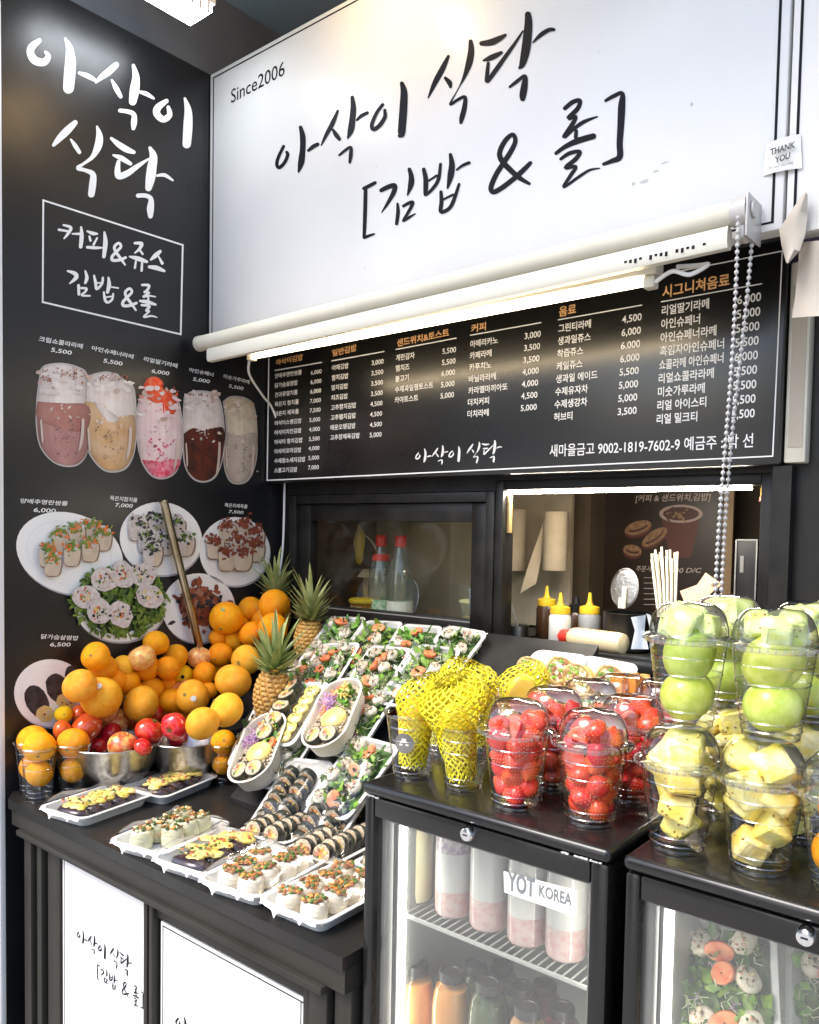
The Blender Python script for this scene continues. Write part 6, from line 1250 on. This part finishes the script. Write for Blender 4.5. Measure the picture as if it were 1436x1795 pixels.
# --- carrots and oranges cups at the right
p = PZ(1128, 1318, ZF); b = Vector((p.x, min(p.y, .40), ZF+.0006)); t = cup('open_cup', 'open cup of carrot sticks behind the strawberry cups', b, False); M_crt = mat('carrot_stick', (.80, .24, .02), .4, col2=(.82, .34, .06), nscale=40, rnd=.15)
for k in range(9):
    a = k*.9; r_ = .022 if k else 0; w = MB(); w.tube([(0, 0, 0), (.004*math.cos(a), .004*math.sin(a), .135)], [.0075, .0085], 7); o = w.build('carrot_stick', M_crt); tag(o, 'orange carrot stick standing in the open cup behind the strawberries', 'carrot', 'carrot sticks in the open cup'); o.location = b+Vector((r_*math.cos(a), r_*math.sin(a), .008))
p = PZ(1478, 1560, ZF); b = Vector((p.x, p.y, ZF+.0006)); t = cup('lidded_cup', 'clear cup of orange fruit cut off by the right edge of the photo', b, True)
for k, (dx, dz, s_) in enumerate(((-.004, .038, .030), (.004, .088, .033))): put('orange', ME_fr['orange'][k], ('lower ' if k == 0 else 'upper ')+'orange in the clear cup at the right edge', 'fruit', b+Vector((dx, 0, dz)), (1, k, 2), None, (s_,)*3)
# --- mango in yellow foam nets
M_net = mat('yellow_foam_net', (.95, .80, .0), .55, col2=(.96, .86, .03), nscale=60, sss=.1); M_mang = mat('mango_skin', (.90, .60, .02), .35, col2=(.92, .68, .06), nscale=16, coat=.2, rnd=.2); M_mcut = mat('mango_flesh', (.82, .50, .06), .4, col2=(.84, .58, .12), nscale=50)
def net_mesh(seed, H=.15, rw=.036, open_top=True, nu=15, nv=15, th=.0034):
    q = random.Random(seed); bm = bmesh.new(); V = {}
    prof = lambda t_: (.0205+.009*min(1, t_/.5))*(rw/.036)**.3 if t_ < .5 else (.0295*(rw/.036)**.3+(rw*1.08-.0295)*math.sin(math.pi*min(.5, (t_-.5)*1.35)))*(1 if t_ < .78 else max(.30, 1-((t_-.78)/.25)**2*.75))
    for j in range(nv+1):
        t_ = j/nv
        for i in range(nu):
            a = 2*math.pi*(i+.5*(j % 2))/nu; r = prof(t_)*(1+.07*math.sin(a*2+seed+t_*3)+.03*math.sin(a*5+j)); V[j, i] = bm.verts.new((r*math.cos(a)+.014*t_*t_*math.sin(seed)+q.gauss(0, .0009), r*math.sin(a)+q.gauss(0, .0009), H*t_+.008*math.sin(a+seed)*t_+q.gauss(0, .0011)))
    for j in range(nv-1):
        for i in range(nu):
            o = 0 if j % 2 == 0 else 1; l, r_ = (i-1+o) % nu, (i+o) % nu
            try: bm.faces.new((V[j, i], V[j+1, r_], V[j+2, i], V[j+1, l]))
            except ValueError: pass
    for i in range(nu):
        try: bm.faces.new((V[nv, i], V[nv, (i+1) % nu], V[nv-1, (i+(nv-1) % 2+(0 if (nv-1) % 2 else 1)-(1 if (nv-1) % 2 else 0)) % nu]))
        except (ValueError, KeyError): pass
    bmesh.ops.wireframe(bm, faces=bm.faces[:], thickness=th, use_replace=True, use_boundary=True, use_even_offset=True)
    me = bpy.data.meshes.new('foam_net'); bm.to_mesh(me); bm.free(); me.materials.append(M_net); me.shade_smooth(); return me
ME_net = [net_mesh(1, .158, .040, nu=16, nv=26, th=.0036), net_mesh(2, .172, .052, nu=18, nv=28, th=.0040), net_mesh(5, .155, .043, nu=16, nv=26, th=.0036)]
def mango_mesh(cut):
    w = MB(); w.ell((0, 0, 0), (.029, .026, .056), 22, 16, 0); w.v = [(x*(1+z*3.2), y*(1+z*3.2), z) for x, y, z in w.v]
    if cut:
        w.v = [(x, max(y, -.012), z) for x, y, z in w.v]
        for i, f in enumerate(w.f):
            if all(w.v[j][1] <= -.0119 for j in f): w.mi[i] = 1
    return w.mesh('mango', [M_mang, M_mcut], 70)
ME_man = [mango_mesh(False), mango_mesh(True)]
GM = 'open cups of mango in yellow nets on the first fridge'
MC = [(723, 1358, 'mango cup with a round grey emblem at the left end of the fridge', 0, 0, .062, .93), (812, 1379, 'mango cup overflowing with bright yellow net, second from the left', 1, 0, .075, .88), (906, 1318, 'mango cup with the cut mango face showing through the open net', 2, 1, .075, .95), (838, 1322, 'mango cup behind the overflowing one, its net standing highest', 1, 0, .088, .88), (772, 1318, 'mango cup half hidden between the two front mango cups', 0, 0, .06, .85)]
for k, (px, py, lab, ni, cut, dz, sc) in enumerate(MC):
    p = PZ(px, py, ZF); b = Vector((p.x, p.y, ZF+.0006)); t = cup('open_cup', lab, b, False, GM, sc=sc); q = random.Random(k)
    if k == 0:
        w = MB(); m_, n_ = 12, 12; rr = CRB+(CRT-.003-CRB)*.62+.0006
        w.add([((rr+.0002)*math.cos(R(-72)+.42*u), (rr+.0002)*math.sin(R(-72)+.42*u), .062+.0165*v) for u, v in [(0, 0)]+[(math.cos(2*math.pi*i/20), math.sin(2*math.pi*i/20)) for i in range(20)]], [(0, 1+i, 1+(i+1) % 20) for i in range(20)], 0)
        w.add([((rr+.0006)*math.cos(R(-72)+u), (rr+.0006)*math.sin(R(-72)+u), .062+v) for u, v in ((-.2, -.004), (.2, -.004), (.2, -.001), (-.2, -.001), (-.1, .003), (.1, .003), (.1, .008), (-.1, .008))], [(0, 1, 2, 3), (4, 5, 6, 7)], 1)
        w.build('emblem', [mat('emblem_grey', (.16, .15, .14), .5), mat('emblem_pale', (.6, .58, .5), .5)], t, world=False)
    o = thing('mango', ('cut yellow mango half in a yellow foam net inside the ' if cut else 'yellow mango wrapped in a yellow foam net inside the ')+lab.split(' with')[0].split(' over')[0].split(' behind')[0].split(' half')[0]+', '+('left end', 'second from the left', 'open net', 'highest net', 'half hidden')[k], 'mango', b+Vector((0, .0, .012)), None, (R(4*(k == 1)), R((3, -10, 4, -6, 2)[k]), (0, .5, R(38), 1.2, 2)[k])); o.scale = (sc,)*3
    part('skin', ME_man[cut], o, (0, 0, dz), (0, 0, 0)); part('foam_net', ME_net[ni], o, (0, 0, -.008+dz*.12), (R(28), 0, R(180)) if cut else (0, 0, k), None if not cut else (1, .8, 1))
# --- glasses of oranges on the counter
SHORTO = ('clear cup at the left counter corner', 'clear cup against the first metal bowl', 'half hidden clear cup in the left corner', 'clear cup beside the lunch box')
GO = 'clear cups of two oranges standing on the counter'
for k, (px, py, lab, sc) in enumerate(((69, 1402, 'clear cup of two oranges at the left counter corner, second from the panel', .95), (128, 1394, 'clear cup of two oranges against the first metal bowl', .95), (46, 1384, 'clear cup of oranges half hidden in the left corner', .95), (391, 1374, 'clear cup of two oranges between the right bowl and the lunch box', .80))):
    p = PZ(px, py, ZC); b = Vector((max(p.x, .048), p.y, ZC+.0006)); t = cup('open_cup', lab, b, False, GO, sc=sc); t.scale = (sc*.92, sc*.92, sc*1.25 if k < 3 else sc*1.2)
    r1 = .031 if k < 3 else .027; r2 = .037 if k < 3 else .032; z1 = .062 if k < 3 else .05; z2 = z1+r1+r2*.86
    put('orange', ME_fr['orange'][k % 3], 'lower orange inside the '+SHORTO[k], 'fruit', b+Vector((.001, 0, z1)), (k, 1, 2), None, (r1,)*3); o = put('orange', ME_fr['orange'][(k+1) % 3], 'upper orange rising out of the '+SHORTO[k], 'fruit', b+Vector((0, .001, z2)), (2, k, 1), None, (r2,)*3); part('stem_scar', ME_scar, o)
